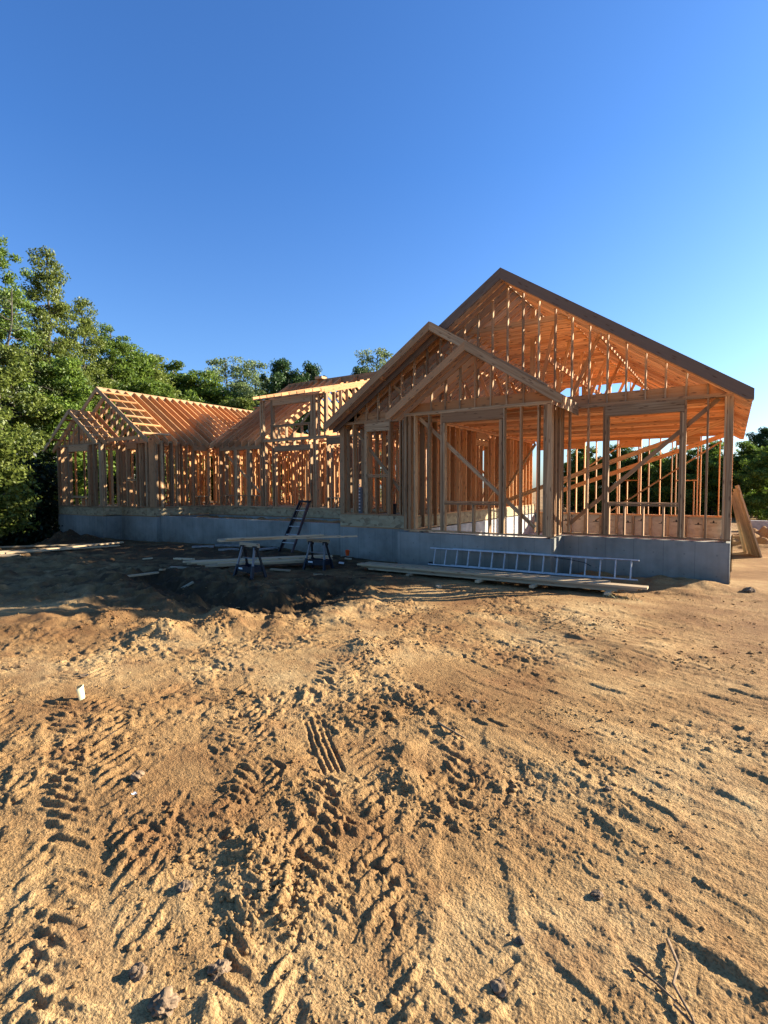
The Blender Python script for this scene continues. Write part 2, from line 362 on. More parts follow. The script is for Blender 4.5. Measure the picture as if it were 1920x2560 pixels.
# ------------------------------------------------------------------ mesh builder
class MB:
    def __init__(s):
        s.v = []; s.f = []; s.uv = []; s.mi = []

    def quad(s, pts, uvs=None):
        n = len(s.v); s.v += [tuple(p) for p in pts]; s.f.append(tuple(range(n, n+len(pts))))
        s.uv += uvs if uvs else [(p[0], p[2]) for p in pts]

    def hexa(s, c, a, sd, up, L, W, H):
        """box centred at c, axes a (grain), sd, up with full sizes L W H"""
        n = len(s.v); o = random.uniform(0, 40)
        P = []
        for i in (-1, 1):
            for j in (-1, 1):
                for k in (-1, 1):
                    P.append((c + a*(i*L/2) + sd*(j*W/2) + up*(k*H/2), (i*L/2, j*W/2, k*H/2)))
        s.v += [tuple(p[0]) for p in P]
        for idx, (ua, va) in (((0, 2, 3, 1), (1, 2)), ((4, 5, 7, 6), (1, 2)), ((0, 1, 5, 4), (0, 2)), ((2, 6, 7, 3), (0, 2)), ((0, 4, 6, 2), (0, 1)), ((1, 3, 7, 5), (0, 1))):
            s.f.append(tuple(n+i for i in idx))
            off = random.uniform(0, 3)
            s.uv += [(P[i][1][ua]+o, P[i][1][va]+off) for i in idx]

    def beam(s, p0, p1, w, h, up=(0, 0, 1)):
        p0 = Vector(p0); p1 = Vector(p1); a = p1-p0; L = a.length; a.normalize()
        up = Vector(up); sd = a.cross(up)
        if sd.length < 1e-4:
            sd = a.cross(Vector((0, 1, 0)))
        sd.normalize(); u = sd.cross(a).normalized()
        s.hexa((p0+p1)/2, a, sd, u, L, w, h)
        return s

    def box(s, x0, x1, y0, y1, z0, z1):
        d = [abs(x1-x0), abs(y1-y0), abs(z1-z0)]; k = d.index(max(d))
        ax = [Vector((1, 0, 0)), Vector((0, 1, 0)), Vector((0, 0, 1))]
        c = Vector(((x0+x1)/2, (y0+y1)/2, (z0+z1)/2))
        o = [i for i in range(3) if i != k]
        s.hexa(c, ax[k], ax[o[0]], ax[o[1]], d[k], d[o[0]], d[o[1]])
        return s

    def prism(s, prof, y0, y1):
        """x,z outline extruded from y0 to y1"""
        n = len(prof)
        b = len(s.v)
        s.v += [(p[0], y0, p[1]) for p in prof] + [(p[0], y1, p[1]) for p in prof]
        s.f.append(tuple(range(b, b+n))); s.uv += [(p[0], p[1]) for p in prof]
        s.f.append(tuple(range(b+2*n-1, b+n-1, -1))); s.uv += [(p[0], p[1]) for p in reversed(prof)]
        for i in range(n):
            j = (i+1) % n
            s.f.append((b+i, b+n+i, b+n+j, b+j)); q = [prof[i], prof[i], prof[j], prof[j]]
            s.uv += [(q[0][0], y0), (q[1][0], y1), (q[2][0], y1), (q[3][0], y0)]
        return s

    def tube(s, pts, rads, seg=8, cap=True):
        rings = []
        pts = [Vector(p) for p in pts]
        for i, p in enumerate(pts):
            d = (pts[min(i+1, len(pts)-1)] - pts[max(i-1, 0)]).normalized()
            ref = Vector((0, 0, 1)) if abs(d.z) < .9 else Vector((1, 0, 0))
            u = d.cross(ref).normalized(); w = u.cross(d)
            b = len(s.v)
            for k in range(seg):
                t = 2*math.pi*k/seg
                s.v.append(tuple(p + (u*math.cos(t)+w*math.sin(t))*rads[i]))
            rings.append(b)
        run = 0
        for i in range(len(rings)-1):
            l = (pts[i+1]-pts[i]).length
            for k in range(seg):
                k2 = (k+1) % seg
                s.f.append((rings[i]+k, rings[i]+k2, rings[i+1]+k2, rings[i+1]+k))
                s.uv += [(run, k/seg), (run, (k+1)/seg), (run+l, (k+1)/seg), (run+l, k/seg)]
            run += l
        if cap:
            s.f.append(tuple(reversed([rings[0]+k for k in range(seg)]))); s.uv += [(0, 0)]*seg
            s.f.append(tuple(rings[-1]+k for k in range(seg))); s.uv += [(0, 0)]*seg
        return s

    def mesh(s, name, mat, off=(0, 0, 0), smooth=False):
        me = bpy.data.meshes.new(name)
        ox, oy, oz = off
        me.from_pydata([(x-ox, y-oy, z-oz) for x, y, z in s.v], [], s.f)
        ul = me.uv_layers.new(name='UVMap')
        ul.data.foreach_set('uv', np.array(s.uv, dtype=np.float32).ravel())
        if smooth:
            me.polygons.foreach_set('use_smooth', [True]*len(me.polygons))
        me.materials.append(mat); me.update()
        return me


def put(name, mb, mat, parent=None, root=(0, 0, 0), loc=None, label=None, smooth=False):
    """one mesh object; vertices are given in the thing's space shifted by root"""
    me = mb.mesh(name, mat, root, smooth) if isinstance(mb, MB) else mb
    o = bpy.data.objects.new(name, me); COL.objects.link(o)
    if parent is not None:
        o.parent = parent
    if loc is not None:
        o.location = loc
    if label:
        o['label'] = label
    return o


def empty(name, loc, label, cat, rz=0, group=None):
    o = bpy.data.objects.new(name, None); COL.objects.link(o)
    o.location = loc; o.rotation_euler = (0, 0, rz); o.empty_display_size = .3
    o['label'] = label; o['category'] = cat
    if group:
        o['group'] = group
    return o


def tag(o, label, cat, group=None):
    o['label'] = label; o['category'] = cat
    if group:
        o['group'] = group
    return o


def copy_tree(o, parent=None):
    c = o.copy(); COL.objects.link(c)
    if parent is not None:
        c.parent = parent
    for ch in list(o.children):
        copy_tree(ch, c)
    return c


# ------------------------------------------------------------------ camera, sky, sun
CAM = Vector((.019, -13.349, 1.176)); yaw, pit, rol = rad(33.217), rad(-2.714), rad(-.203)
fw = Vector((-math.sin(yaw)*math.cos(pit), math.cos(yaw)*math.cos(pit), math.sin(pit)))
r0 = Vector((math.cos(yaw), math.sin(yaw), 0)); u0 = r0.cross(fw)
rx = r0*math.cos(rol)+u0*math.sin(rol); ux = -r0*math.sin(rol)+u0*math.cos(rol)
cd = bpy.data.cameras.new('camera'); cam = bpy.data.objects.new('camera', cd); COL.objects.link(cam)
cam.matrix_world = Matrix(((rx.x, ux.x, -fw.x, CAM.x), (rx.y, ux.y, -fw.y, CAM.y), (rx.z, ux.z, -fw.z, CAM.z), (0, 0, 0, 1)))
cd.sensor_fit = 'HORIZONTAL'; cd.sensor_width = 36; cd.lens = 36*1330.97/1920
cd.clip_start = .05; cd.clip_end = 3000
scn.camera = cam

EL = rad(20.5); AZ = math.atan2(.67, .74)     # azimuth from +Y towards +X
sund = Vector((math.sin(AZ)*math.cos(EL), math.cos(AZ)*math.cos(EL), math.sin(EL)))
w = bpy.data.worlds.new('World'); scn.world = w; w.use_nodes = True
nt = w.node_tree; bg = nt.nodes['Background']
sky = nt.nodes.new('ShaderNodeTexSky'); sky.sky_type = 'NISHITA'; sky.sun_disc = False
sky.sun_elevation = EL; sky.sun_rotation = AZ; sky.altitude = 200; sky.air_density = 1.0; sky.dust_density = 1.3; sky.ozone_density = 3.0
gain = nt.nodes.new('ShaderNodeMixRGB'); gain.blend_type = 'MULTIPLY'; gain.inputs[0].default_value = 1
tcw = nt.nodes.new('ShaderNodeTexCoord'); spw = nt.nodes.new('ShaderNodeSeparateXYZ'); nt.links.new(tcw.outputs['Generated'], spw.inputs[0])
rw = nt.nodes.new('ShaderNodeValToRGB'); nt.links.new(spw.outputs['Z'], rw.inputs[0])
rw.color_ramp.elements[0].position = .02; rw.color_ramp.elements[0].color = (.56, .68, .84, 1)
rw.color_ramp.elements[1].position = .5; rw.color_ramp.elements[1].color = (.34, .59, .90, 1)
g2 = nt.nodes.new('ShaderNodeMixRGB'); g2.blend_type = 'MULTIPLY'; g2.inputs[0].default_value = 1; g2.inputs[2].default_value = (2.15, 2.15, 2.15, 1)
nt.links.new(rw.outputs[0], g2.inputs[1]); nt.links.new(g2.outputs[0], gain.inputs[2])
nt.links.new(sky.outputs[0], gain.inputs[1]); nt.links.new(gain.outputs[0], bg.inputs[0]); bg.inputs[1].default_value = .14
sl = bpy.data.lights.new('sun', 'SUN'); sl.energy = 17.0; sl.angle = rad(.5); sl.color = (1, .90, .76)
so = bpy.data.objects.new('sun', sl); COL.objects.link(so); so.location = (30, 30, 30)
so.rotation_euler = sund.to_track_quat('Z', 'Y').to_euler()
scn.view_settings.view_transform = 'Standard'; scn.view_settings.look = 'None'; scn.view_settings.exposure = 0; scn.view_settings.gamma = 1
scn.render.engine = 'CYCLES'
scn.cycles.max_bounces = 8; scn.cycles.diffuse_bounces = 5; scn.cycles.transmission_bounces = 4; scn.cycles.use_denoising = True
scn.cycles.sample_clamp_indirect = 8

# ------------------------------------------------------------------ ground sheet
def build_ground():
    a0 = math.pi/2 + yaw
    dense = np.linspace(a0-rad(46), a0+rad(46), 860)
    rest = np.linspace(a0+rad(46), a0-rad(46)+2*math.pi, 60)[1:-1]
    A = np.concatenate([dense, rest])
    R = [.25, .6, 1.0, 1.3]
    while R[-1] < 30:
        R.append(R[-1]*(1.0036 if R[-1] < 9 else 1.0052) if R[-1] > 1.3 else R[-1]+.05)
    while R[-1] < 900:
        R.append(R[-1]*1.12)
    R = np.array(R)
    X = CAM.x + R[:, None]*np.cos(A)[None]; Y = CAM.y + R[:, None]*np.sin(A)[None]
    x = X.ravel(); y = Y.ravel()
    z = ground(x, y)
    inside = (x > -26.3) & (x < 0) & (y > .3) & (y < 10)
    z = np.where((x > -7.6) & (x < .0) & (y > -1.0) & (y < 10.2) & ~((y < .1) & (x > -3.5)), -1.05, z)
    damp_shade = .45*np.exp(-(poly_st(x, y, DITCH)[0]/.8)**2) + .6*sstep(-9.5, -7, y-.35*(x+8))*sstep(-4.5, -7, x)*sstep(1, -.5, y) + .35*np.exp(-(poly_st(x, y, [(-26, -1.6), (-19, -3), (-10, -1.2)])[0]/1.6)**2)  # dark ditch soil, and the house's shade painted into the ground colour
    damp_shade = np.clip(damp_shade*(1.0+.55*fbm(x, y, 2.3, 4, 91)), 0, .93)
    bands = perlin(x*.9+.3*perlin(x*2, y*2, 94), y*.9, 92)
    damp_shade = np.clip(damp_shade+.35*sstep(.2, .6, bands)*sstep(-6.5, -4, y)*sstep(-8, -11, x), 0, .92)
    nr, na = len(R), len(A)
    V = np.stack([x, y, z], 1)
    c = np.array([[CAM.x, CAM.y, gz(CAM.x, CAM.y)]]); V = np.concatenate([V, c]); damp_shade = np.append(damp_shade, 0)
    i = np.arange(nr-1)[:, None]*na; j = np.arange(na)[None]; j2 = (j+1) % na
    F = np.stack([i+j, i+na+j, i+na+j2, i+j2], -1).reshape(-1, 4)
    me = bpy.data.meshes.new('ground')
    nq = len(F); nt_ = na
    me.vertices.add(len(V)); me.vertices.foreach_set('co', V.astype(np.float32).ravel())
    me.loops.add(nq*4+nt_*3)
    tri = np.stack([np.full(na, len(V)-1), np.arange(na), (np.arange(na)+1) % na], 1)
    me.loops.foreach_set('vertex_index', np.concatenate([F.ravel(), tri.ravel()]).astype(np.int32))
    me.polygons.add(nq+nt_)
    ls = np.concatenate([np.arange(nq)*4, nq*4+np.arange(nt_)*3]).astype(np.int32)
    me.polygons.foreach_set('loop_start', ls)
    me.polygons.foreach_set('use_smooth', np.ones(nq+nt_, bool))
    me.update(calc_edges=True); me.validate()
    at = me.attributes.new('damp_shade', 'FLOAT', 'POINT'); at.data.foreach_set('value', damp_shade.astype(np.float32))
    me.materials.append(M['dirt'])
    o = bpy.data.objects.new('ground', me); COL.objects.link(o); o['kind'] = 'structure'
    return o


build_ground()

# ------------------------------------------------------------------ the house
ZT, ZF = 3.12, .34
ROOT = (-12.0, 4.0, -1.0)
house = empty('house_frame', ROOT, 'unfinished timber house frame with open stud walls and rafter gables on a grey concrete foundation', 'house')
T, D6 = .038, .14


INNER = {'rafter', 'rafter_row', 'rear_rafter', 'collar_tie', 'ceiling_joist', 'ceiling_frame', 'interior_studs', 'purlin', 'purlin_strut', 'ridge_post', 'rear_stud', 'lookout', 'fly_rafter'}


def hp(name, mb, mat='fir', parent=None, label=None):
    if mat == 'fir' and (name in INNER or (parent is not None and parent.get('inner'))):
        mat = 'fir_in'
    return put(name, mb, M[mat], parent or house, ROOT if (parent is None or parent is house) else ROOT, label=label)


def B():
    return MB()


def hz(xs):
    return xs


# foundation: each straight run its own part
def found(x0, x1, y0, y1, z0=-1.7, z1=-.042, mat='concrete'):
    hp('foundation_wall', B().box(x0, x1, y0, y1, z0, z1), mat)


found(-3.448, 0, 0, .2)
found(-3.65, -3.45, -.88, .2)
found(-7.375, -3.45, -1.08, -.88)
found(-7.575, -7.375, -1.08, -.21)
found(-10.06, -7.577, -.41, -.21)
found(-19.84, -10.062, .05, .25, -1.7, -.005)
found(-20.06, -19.86, -.14, 10.1, -1.8)
found(-22.39, -20.062, -.14, .06, -1.8)
found(-22.59, -22.39, -.975, -.142, -1.9)
found(-26.13, -22.592, -.975, -.775, -2.2)
found(-26.33, -26.132, -.9, 10.3, -2.2)
found(-.2, 0, .202, 10.1)
found(-7.52, -7.32, .25, 10.1, mat='floor')  # pale colour paints the sunlit patch onto this concrete run
found(-19.85, -7.6, 2.53, 2.73, -1.7)
found(-7.3, -.202, 10.1, 10.3, -1.7, -.86)

# rim boards of strand board above the concrete, and the decks
def rim(x0, x1, y0, y1, label=None):
    hp('rim_board', B().box(x0, x1, y0, y1, -.004, ZF-.028), 'osb', label=label)


def sill(x0, x1, y0, y1):
    hp('sill_plate', B().box(x0, x1, y0, y1, -.040, -.006))


for a in ((-10.06, -7.38, -.412, -.37), (-19.86, -10.07, 2.523, 2.56), (-19.90, -19.858, -.10, 2.52), (-22.37, -19.86, -.142, -.10), (-22.39, -22.35, -.935, -.145), (-26.13, -22.40, -.977, -.935), (-7.36, -7.32, -.98, 10.1)):
    rim(*a)
for a in ((-10.06, -7.4, -.416, -.28), (-22.38, -19.87, -.146, -.01), (-26.13, -22.40, -.981, -.84), (-19.87, -10.08, 2.519, 2.66)):
    sill(*a)
hp('subfloor', B().box(-10.06, -7.33, -.405, 2.5, ZF-.026, ZF-.004).box(-19.9, -7.33, 2.5, 10.1, ZF-.026, ZF-.004).box(-26.1, -19.9, -.10, 10.1, ZF-.026, ZF-.004).box(-26.1, -22.42, -.93, -.102, ZF-.026, ZF-.004), 'osb')
# filled soil behind the porch wall
pf = MB(); nx, ny = 90, 18
xs = np.linspace(-19.8, -10.1, nx); ys = np.linspace(.24, 2.52, ny)
for i in range(nx):
    for j in range(ny):
        pf.v.append((xs[i], ys[j], -.13+.10*float(perlin(xs[i]*1.3, ys[j]*1.3, 12))+.05*float(perlin(xs[i]*5, ys[j]*5, 13))))
for i in range(nx-1):
    for j in range(ny-1):
        f = (i*ny+j, (i+1)*ny+j, (i+1)*ny+j+1, i*ny+j+1); pf.f.append(f); pf.uv += [(0, 0)]*4
pfo = put('porch_fill', pf, M['clod'], smooth=True); pfo['kind'] = 'structure'


class Wall:
    """stud wall along X (axis 0, face at Y=c, depth +Y) or along Y (axis 1, face at X=c, depth -X)"""
    def __init__(s, axis, c, a0, a1, z0, z1=ZT, depth=D6, label=None, double=True, gaps=(), bottom=True, inner=False):
        s.axis, s.c, s.z0, s.z1, s.d = axis, c, z0, z1, depth
        mb = B()
        s._bx(mb, a0, a1, z1-T, z1)
        s.o = hp('wall_frame', mb, 'fir_in' if inner else 'fir', None, label)
        if inner:
            s.o['inner'] = 1
        if double:
            s.part('top_plate', a0+.003, a1-.003, z1-2*T-.001, z1-T-.001, 0)
        if bottom:
            cur = a0
            for g0, g1 in list(sorted(gaps))+[(a1, a1)]:
                s.part('bottom_plate', cur, g0, z0, z0+T, 0); cur = g1
        s.lo = z0+T; s.hi = z1-(2*T+.001 if double else T)

    def _bx(s, mb, a0, a1, z0, z1, p=0.0, d=None):
        d = d or s.d
        if s.axis == 0:
            mb.box(a0, a1, s.c+p, s.c+p+d, z0, z1)
        else:
            mb.box(s.c-p-d, s.c-p, a0, a1, z0, z1)

    def part(s, name, a0, a1, z0, z1, p=0.002, d=None):
        mb = B(); s._bx(mb, a0, a1, z0, z1, p, d)
        return hp(name, mb, 'fir', s.o)

    def stud(s, a, z0=None, z1=None, w=T, name='stud'):
        z0 = s.lo if z0 is None else z0; z1 = s.hi if z1 is None else z1
        j = random.uniform(-.003, .003)
        return s.part(name, a+j, a+w+j, z0+.0005, z1-.0005)

    def many(s, lst, mb=None):
        mb = B()
        for a in lst:
            s._bx(mb, a, a+T, s.lo, s.hi, .002)
        o = hp('interior_studs', mb, 'fir', s.o); o['kind'] = 'stuff'

    def header(s, a0, a1, z0, z1):
        return s.part('header', a0, a1, z0, z1, .001, s.d*.9)

    def sill(s, a0, a1, z, dbl=False):
        s.part('window_sill', a0, a1, z-T, z, .001)
        if dbl:
            s.part('window_sill', a0, a1, z-2*T-.012, z-T-.012, .001)

    def brace(s, a0, z0, a1, z1, p=None, w=.038, h=.09):
        p = s.d+.003 if p is None else p
        if s.axis == 0:
            mb = B().beam((a0, s.c+p+w/2, z0), (a1, s.c+p+w/2, z1), w, h)
        else:
            mb = B().beam((s.c-p-w/2, a0, z0), (s.c-p-w/2, a1, z1), w, h)
        return hp('brace', mb, 'fir', s.o)


S0 = -6.178
# --- garage front wall, right of the bump-out
W0 = Wall(0, 0, -3.45, .002, 0)
for x in (-3.36, -2.925, -.483):
    W0.stud(x)
for x in (-2.565, -.898):
    W0.stud(x)
W0.stud(-2.52, None, 2.80); W0.stud(-2.478, None, 2.80)
W0.stud(-.985, None, 2.79); W0.stud(-.94, None, 2.79)
W0.header(-2.525, -.902, 2.80, W0.hi-.002)
W0.sill(-2.437, -.988, .80, True)
for x in (-2.10, -1.70, -1.29):
    W0.stud(x, None, .80-2*T-.013, name='cripple_stud')
W0.stud(-.16); W0.stud(-.119, w=.115); W0.stud(-2.435, .04, .7, name='cripple_stud')
W0.brace(-3.40, .19, -.27, 3.03)
# --- bump-out front wall and its short return
W1 = Wall(0, -1.08, -7.375, -3.452, 0)
for x in (-7.372, -7.333, -7.24, -7.2, -7.062, -6.645, -4.2, -3.785, -3.64, -3.60):
    W1.stud(x)
W1.stud(-3.56, w=.105)
W1.stud(-6.285); W1.stud(-4.612)
W1.stud(-6.245, None, 2.80); W1.stud(-6.2, None, 2.80); W1.stud(-4.71, None, 2.785); W1.stud(-4.668, None, 2.785)
W1.header(-6.245, -4.614, 2.80, W1.hi-.002)
W1.sill(-6.17, -4.712, .805, True)
for x in (-5.8, -5.40, -4.98):
    W1.stud(x, None, .805-2*T-.013, name='cripple_stud')
W1.brace(-6.98, 2.99, -3.87, .2)
W1r = Wall(1, -3.452, -.935, -.003, 0)
for y in (-.93, -.80, -.66, -.40, -.36, -.18, -.10, -.045):
    W1r.stud(y)
W1l = Wall(1, -7.235, -.938, .6, 0)
for y in (-.6, -.2, .2, .55):
    W1l.stud(y)
# --- narrow wall section left of the bump-out, on the raised floor
W2 = Wall(0, -.41, -10.06, -7.38, ZF)
W2.stud(-10.058, w=.16); W2.stud(-9.575); W2.stud(-9.145); W2.stud(-8.265); W2.stud(-7.93); W2.stud(-7.83, w=.04); W2.stud(-7.5)
W2.stud(-9.105, None, 2.80); W2.stud(-9.06, None, 1.465); W2.stud(-8.31, None, 2.795)
W2.header(-9.105, -8.268, 2.80, W2.hi-.002)
W2.sill(-9.02, -8.312, 1.54, True)
W2.stud(-8.76, None, 1.44, name='cripple_stud'); W2.stud(-8.35, None, 1.44, name='cripple_stud')
W2.brace(-9.71, 3.04, -7.6, .62)
W2l = Wall(1, -9.92, -.26, 2.52, ZF)
for y in (-.1, .3, .71, 1.11, 1.52, 1.93, 2.3):
    W2l.stud(y)
# --- recessed wall under the dormer
W3 = Wall(0, 2.525, -19.84, -10.07, ZF)
for x in (-19.15, -19.11, -18.74, -18.2, -18.16, -17.38, -17.34, -16.57, -16.45):
    W3.stud(x)
W3.stud(-18.12, None, 2.79, w=.13); W3.stud(-17.30, None, 2.79, w=.13)
for x in (-12.35, -11.9, -11.5, -11.1, -10.7, -10.3, -10.11):
    W3.stud(x)
W3.header(-19.1, -16.5, 2.79, W3.hi-.002)
W3.sill(-18.9, -16.6, .84)
for x in (-18.5, -17.7, -16.9):
    W3.stud(x, None, .80, name='cripple_stud')
W3.brace(-19.0, 2.75, -16.75, .95)
W3.header(-15.74, -13.79, 2.63, 2.85); W3.stud(-15.74, None, 2.63); W3.stud(-13.83, None, 2.63)
W3.header(-13.0, -12.36, 2.80, W3.hi-.002); W3.stud(-12.99, None, 2.80); W3.stud(-12.8, None, 2.8)
W3.sill(-12.95, -12.36, .78); W3.stud(-12.6, None, .74, name='cripple_stud'); W3.stud(-12.4, None, .74, name='cripple_stud')
for x in (-15.55, -15.13, -14.71, -14.30, -13.9):
    W3.stud(x, 2.852, W3.hi, name='cripple_stud')
# dormer: tall posts run from floor to the dormer beam in front of the plate line
DW = hp('dormer_frame', B().box(-16.56, -13.02, 2.528, 2.66, 4.735, 4.773).box(-16.56, -13.02, 2.528, 2.66, 3.124, 3.16), 'fir')


def dpart(name, x0, x1, z0, z1, y0=2.527, y1=2.655):
    hp(name, B().box(x0, x1, y0, y1, z0, z1), 'fir', DW)


for x0, x1 in ((-16.55, -16.50), (-16.42, -16.37), (-15.93, -15.80), (-13.79, -13.67), (-13.64, -13.52), (-13.42, -13.37), (-13.11, -12.99)):
    dpart('post', x0, x1, 3.162, 4.733)
dpart('header', -15.80, -13.80, 4.50, 4.732)
dpart('window_sill', -15.79, -13.80, 3.67, 3.71); dpart('window_sill', -15.79, -13.80, 3.62, 3.658)
for x in (-15.55, -15.13, -14.71, -14.30, -13.9):
    dpart('cripple_stud', x, x+T, 3.162, 3.618)
for x in (-16.31, -15.87, -13.66, -13.56):
    W3.stud(x, w=.055)
hp('brace', B().beam((-15.04, 2.685, 3.16), (-13.25, 2.685, 4.70), .038, .09), 'fir', DW)
for k in range(10):
    x = -16.62+k*.405
    hp('rafter', B().beam((x, 2.22, 4.81), (x, 6.0, 5.775), .038, .14), 'fir', DW)
hp('rafter', B().beam((-12.97, 2.4, 4.80), (-12.97, 4.9, 5.44), .04, .15), 'fir', DW)
for y in (3.0, 3.42, 3.85, 4.3):
    hp('cripple_stud', B().box(-13.08, -12.94, y, y+T, 3.3+.667*(y-2.5), 4.73+.256*(y-2.5)), 'fir', DW)
# --- left wing: side wall, front wall, small bump-out
WS = Wall(1, -19.86, -.136, 2.52, ZF)
for y in (-.132, -.07, .10, .27, .60, .68, .89, .985, 1.14, 1.40):
    WS.stud(y)
WS.stud(.14, w=.10); WS.stud(1.70); WS.stud(1.742, None, 2.81); WS.stud(2.60-.04, None, 2.81)
WS.header(1.742, 2.51, 2.81, WS.hi-.002); WS.sill(1.785, 2.51, .80)
WS.stud(2.0, None, .76, name='cripple_stud'); WS.stud(2.4, None, .76, name='cripple_stud')
WG = Wall(0, -.14, -22.388, -19.862, ZF)
for x in (-22.37, -22.25, -21.89, -21.19, -20.99, -20.76):
    WG.stud(x)
WG.stud(-22.6+.04, w=.05); WG.stud(-21.98); WG.stud(-21.94, None, 2.83); WG.stud(-21.23, None, 2.83)
WG.header(-21.94, -21.19, 2.83, WG.hi-.002); WG.sill(-21.9, -21.235, 1.555, True)
WG.stud(-21.80, None, 1.45, name='cripple_stud', w=.06); WG.stud(-21.42, None, 1.45, name='cripple_stud')
WG.stud(-20.55, w=.12); WG.stud(-20.30, w=.30); WG.stud(-19.905)
WB = Wall(0, -.975, -26.13, -22.392, ZF)
for x in (-26.12, -26.02, -25.78, -25.45, -25.18, -23.37, -22.98):
    WB.stud(x)
WB.stud(-25.12, w=.08); WB.stud(-23.50, w=.08); WB.stud(-23.07, w=.05); WB.stud(-22.60, w=.2)
WB.header(-25.05, -23.50, 2.79, WB.hi-.002); WB.sill(-24.99, -23.51, .82, True)
for x in (-24.6, -24.1, -23.75):
    WB.stud(x, None, .72, name='cripple_stud')
WBr = Wall(1, -22.39, -.83, -.143, ZF)
for y in (-.80, -.5, -.24):
    WBr.stud(y)
WBl = Wall(1, -25.99, -.83, 10.0, ZF, inner=True)
WBl.many(np.arange(-.6, 10, .4064))

# --- walls farther back: right side, rear, partition and rooms
WR = Wall(1, 0, .145, 10.1, 0, inner=True)
WR.many(np.concatenate([np.arange(.4, 10, .4064), [9.9, 10.0]]))
WK = Wall(0, 10.16, -7.3, .0, 0, inner=True)
for x in (-7.29, -7.2, -6.8, -6.4, -5.97, -5.61, -5.27, -4.81, -3.98, -3.90, -3.19, -3.11, -2.82, -2.42, -2.01, -1.86, -1.14, -1.04, -.435, -.06):
    WK.stud(x)
WK.stud(-3.6, None, 1.37, name='cripple_stud'); WK.stud(-1.25, None, 1.35, name='cripple_stud')
WK.sill(-3.86, -3.2, 1.42); WK.sill(-1.82, -1.15, 1.40); WK.sill(-7.0, -5.62, 1.42)
WK.header(-7.2, -5.26, 2.76, WK.hi-.002); WK.header(-3.9, -3.12, 2.74, WK.hi-.002); WK.header(-1.86, -1.05, 2.74, WK.hi-.002)
pony = hp('pony_wall', B().box(-7.3, -.2, 10.306, 10.33, -.86, -.002), 'osb_pale', label='low strand board wall with printed panels behind the garage')
for x in np.arange(-7.1, -.3, .62):
    hp('stud', B().box(x, x+.09, 10.162, 10.30, -.82, -.045), 'board', pony)
hp('sill_plate', B().box(-7.3, -.2, 10.16, 10.302, -.858, -.822).box(-7.3, -.2, 10.16, 10.302, -.04, -.003), 'board', pony)
for i, x in enumerate(np.arange(-6.9, -.5, .62)):
    for q in range(1):
        stm = B(); z = -.25-.33*q-.08*(i % 2); xx = x+.12*((i+q) % 2)
        stm.v += [(xx+.02, 10.303, z), (xx+.26, 10.303, z), (xx+.26, 10.303, z+.022), (xx+.16, 10.303, z+.03), (xx+.18, 10.303, z+.05), (xx+.14, 10.303, z+.11), (xx+.10, 10.303, z+.05), (xx+.12, 10.303, z+.03), (xx+.02, 10.303, z+.022)]
        stm.f.append(tuple(range(9))); stm.uv += [(0, 0)]*9
        hp('printed_mark', stm, 'ink', pony)
WP = Wall(1, -7.33, -.5, 10.1, ZF, depth=.14, inner=True)
for y in (.4, .8, 1.2, 1.60, 1.96, 2.33, 2.83, 3.2, 4.72, 5.3, 5.72, 6.1, 6.5, 6.9, 7.3, 7.7, 8.1, 8.5, 8.9, 9.3, 9.7):
    WP.stud(y)
WP.stud(3.6, w=.06); WP.header(3.66, 4.70, 2.60, 2.78); WP.part('header', 3.62, 4.74, 2.8, 3.04, -.012, .012)
# interior rooms, plates and studs only; later rows added to block sunlight
for ax, c, a0, a1 in ((0, 5.0, -19.8, -10.2), (0, 7.7, -26, -10.2), (1, -13.0, 5.2, 10), (1, -16.2, 5.2, 10), (1, -20.0, 2.7, 10), (1, -22.8, 4.4, 10), (0, 4.2, -25.9, -20.2), (1, -9.92, 2.7, 10), (0, 10.16, -26, -7.5), (0, 3.6, -10, -7.5), (1, -8.6, 3.8, 10), (0, 6.3, -19.7, -10.1), (0, 9.0, -26, -7.6), (1, -11.4, 2.8, 10), (1, -14.6, 3.2, 10), (1, -17.8, 2.9, 10), (1, -21.4, 1.2, 10), (0, 2.0, -25.9, -20.0), (1, -9.3, .1, 3.5), (0, 8.4, -13, -7.6), (1, -7.9, .2, 10), (0, 3.9, -16.1, -11.5), (0, 1.3, -9.8, -7.5)):
    q = Wall(ax, c, a0, a1, ZF, depth=.09 if c != 10.16 else .14, inner=True)
    lst = [a for a in np.arange(a0+.05, a1-.05, .4064) if random.random() > .09]
    q.many(lst)
    if random.random() < .8:
        L = min(2.3, (a1-a0)*.6); b = random.uniform(a0+.1, a1-L-.1)
        if random.random() < .5:
            q.brace(b, .5, b+L, 2.9)
        else:
            q.brace(b, 2.9, b+L, .5)
# temporary braces standing inside the garage
for p0, p1, hh in (((-4.9, 5.0, 1.36), (-.2, 5.0, 3.05), .14), ((-5.2, 6.3, 1.0), (-.22, 6.3, 2.74), .14), ((-4.1, 7.0, -.05), (-.3, 7.0, 2.62), .05), ((-5.7, 7.6, 1.12), (-3.3, 7.6, 2.72), .05),
                   ((-6.9, 5.2, .62), (-5.2, 5.2, 1.28), .14), ((-7.1, 5.6, .9), (-5.6, 4.6, 2.6), .09), ((-7.2, 3.9, .4), (-6.2, 3.0, 1.4), .06)):
    hp('brace', B().beam(p0, p1, .04, hh), 'fir_in')

hp('garage_floor', B().box(-7.31, -3.66, -.86, .248, -1.0, -.875).box(-7.31, -.21, .25, 10.09, -1.0, -.875), 'floor')

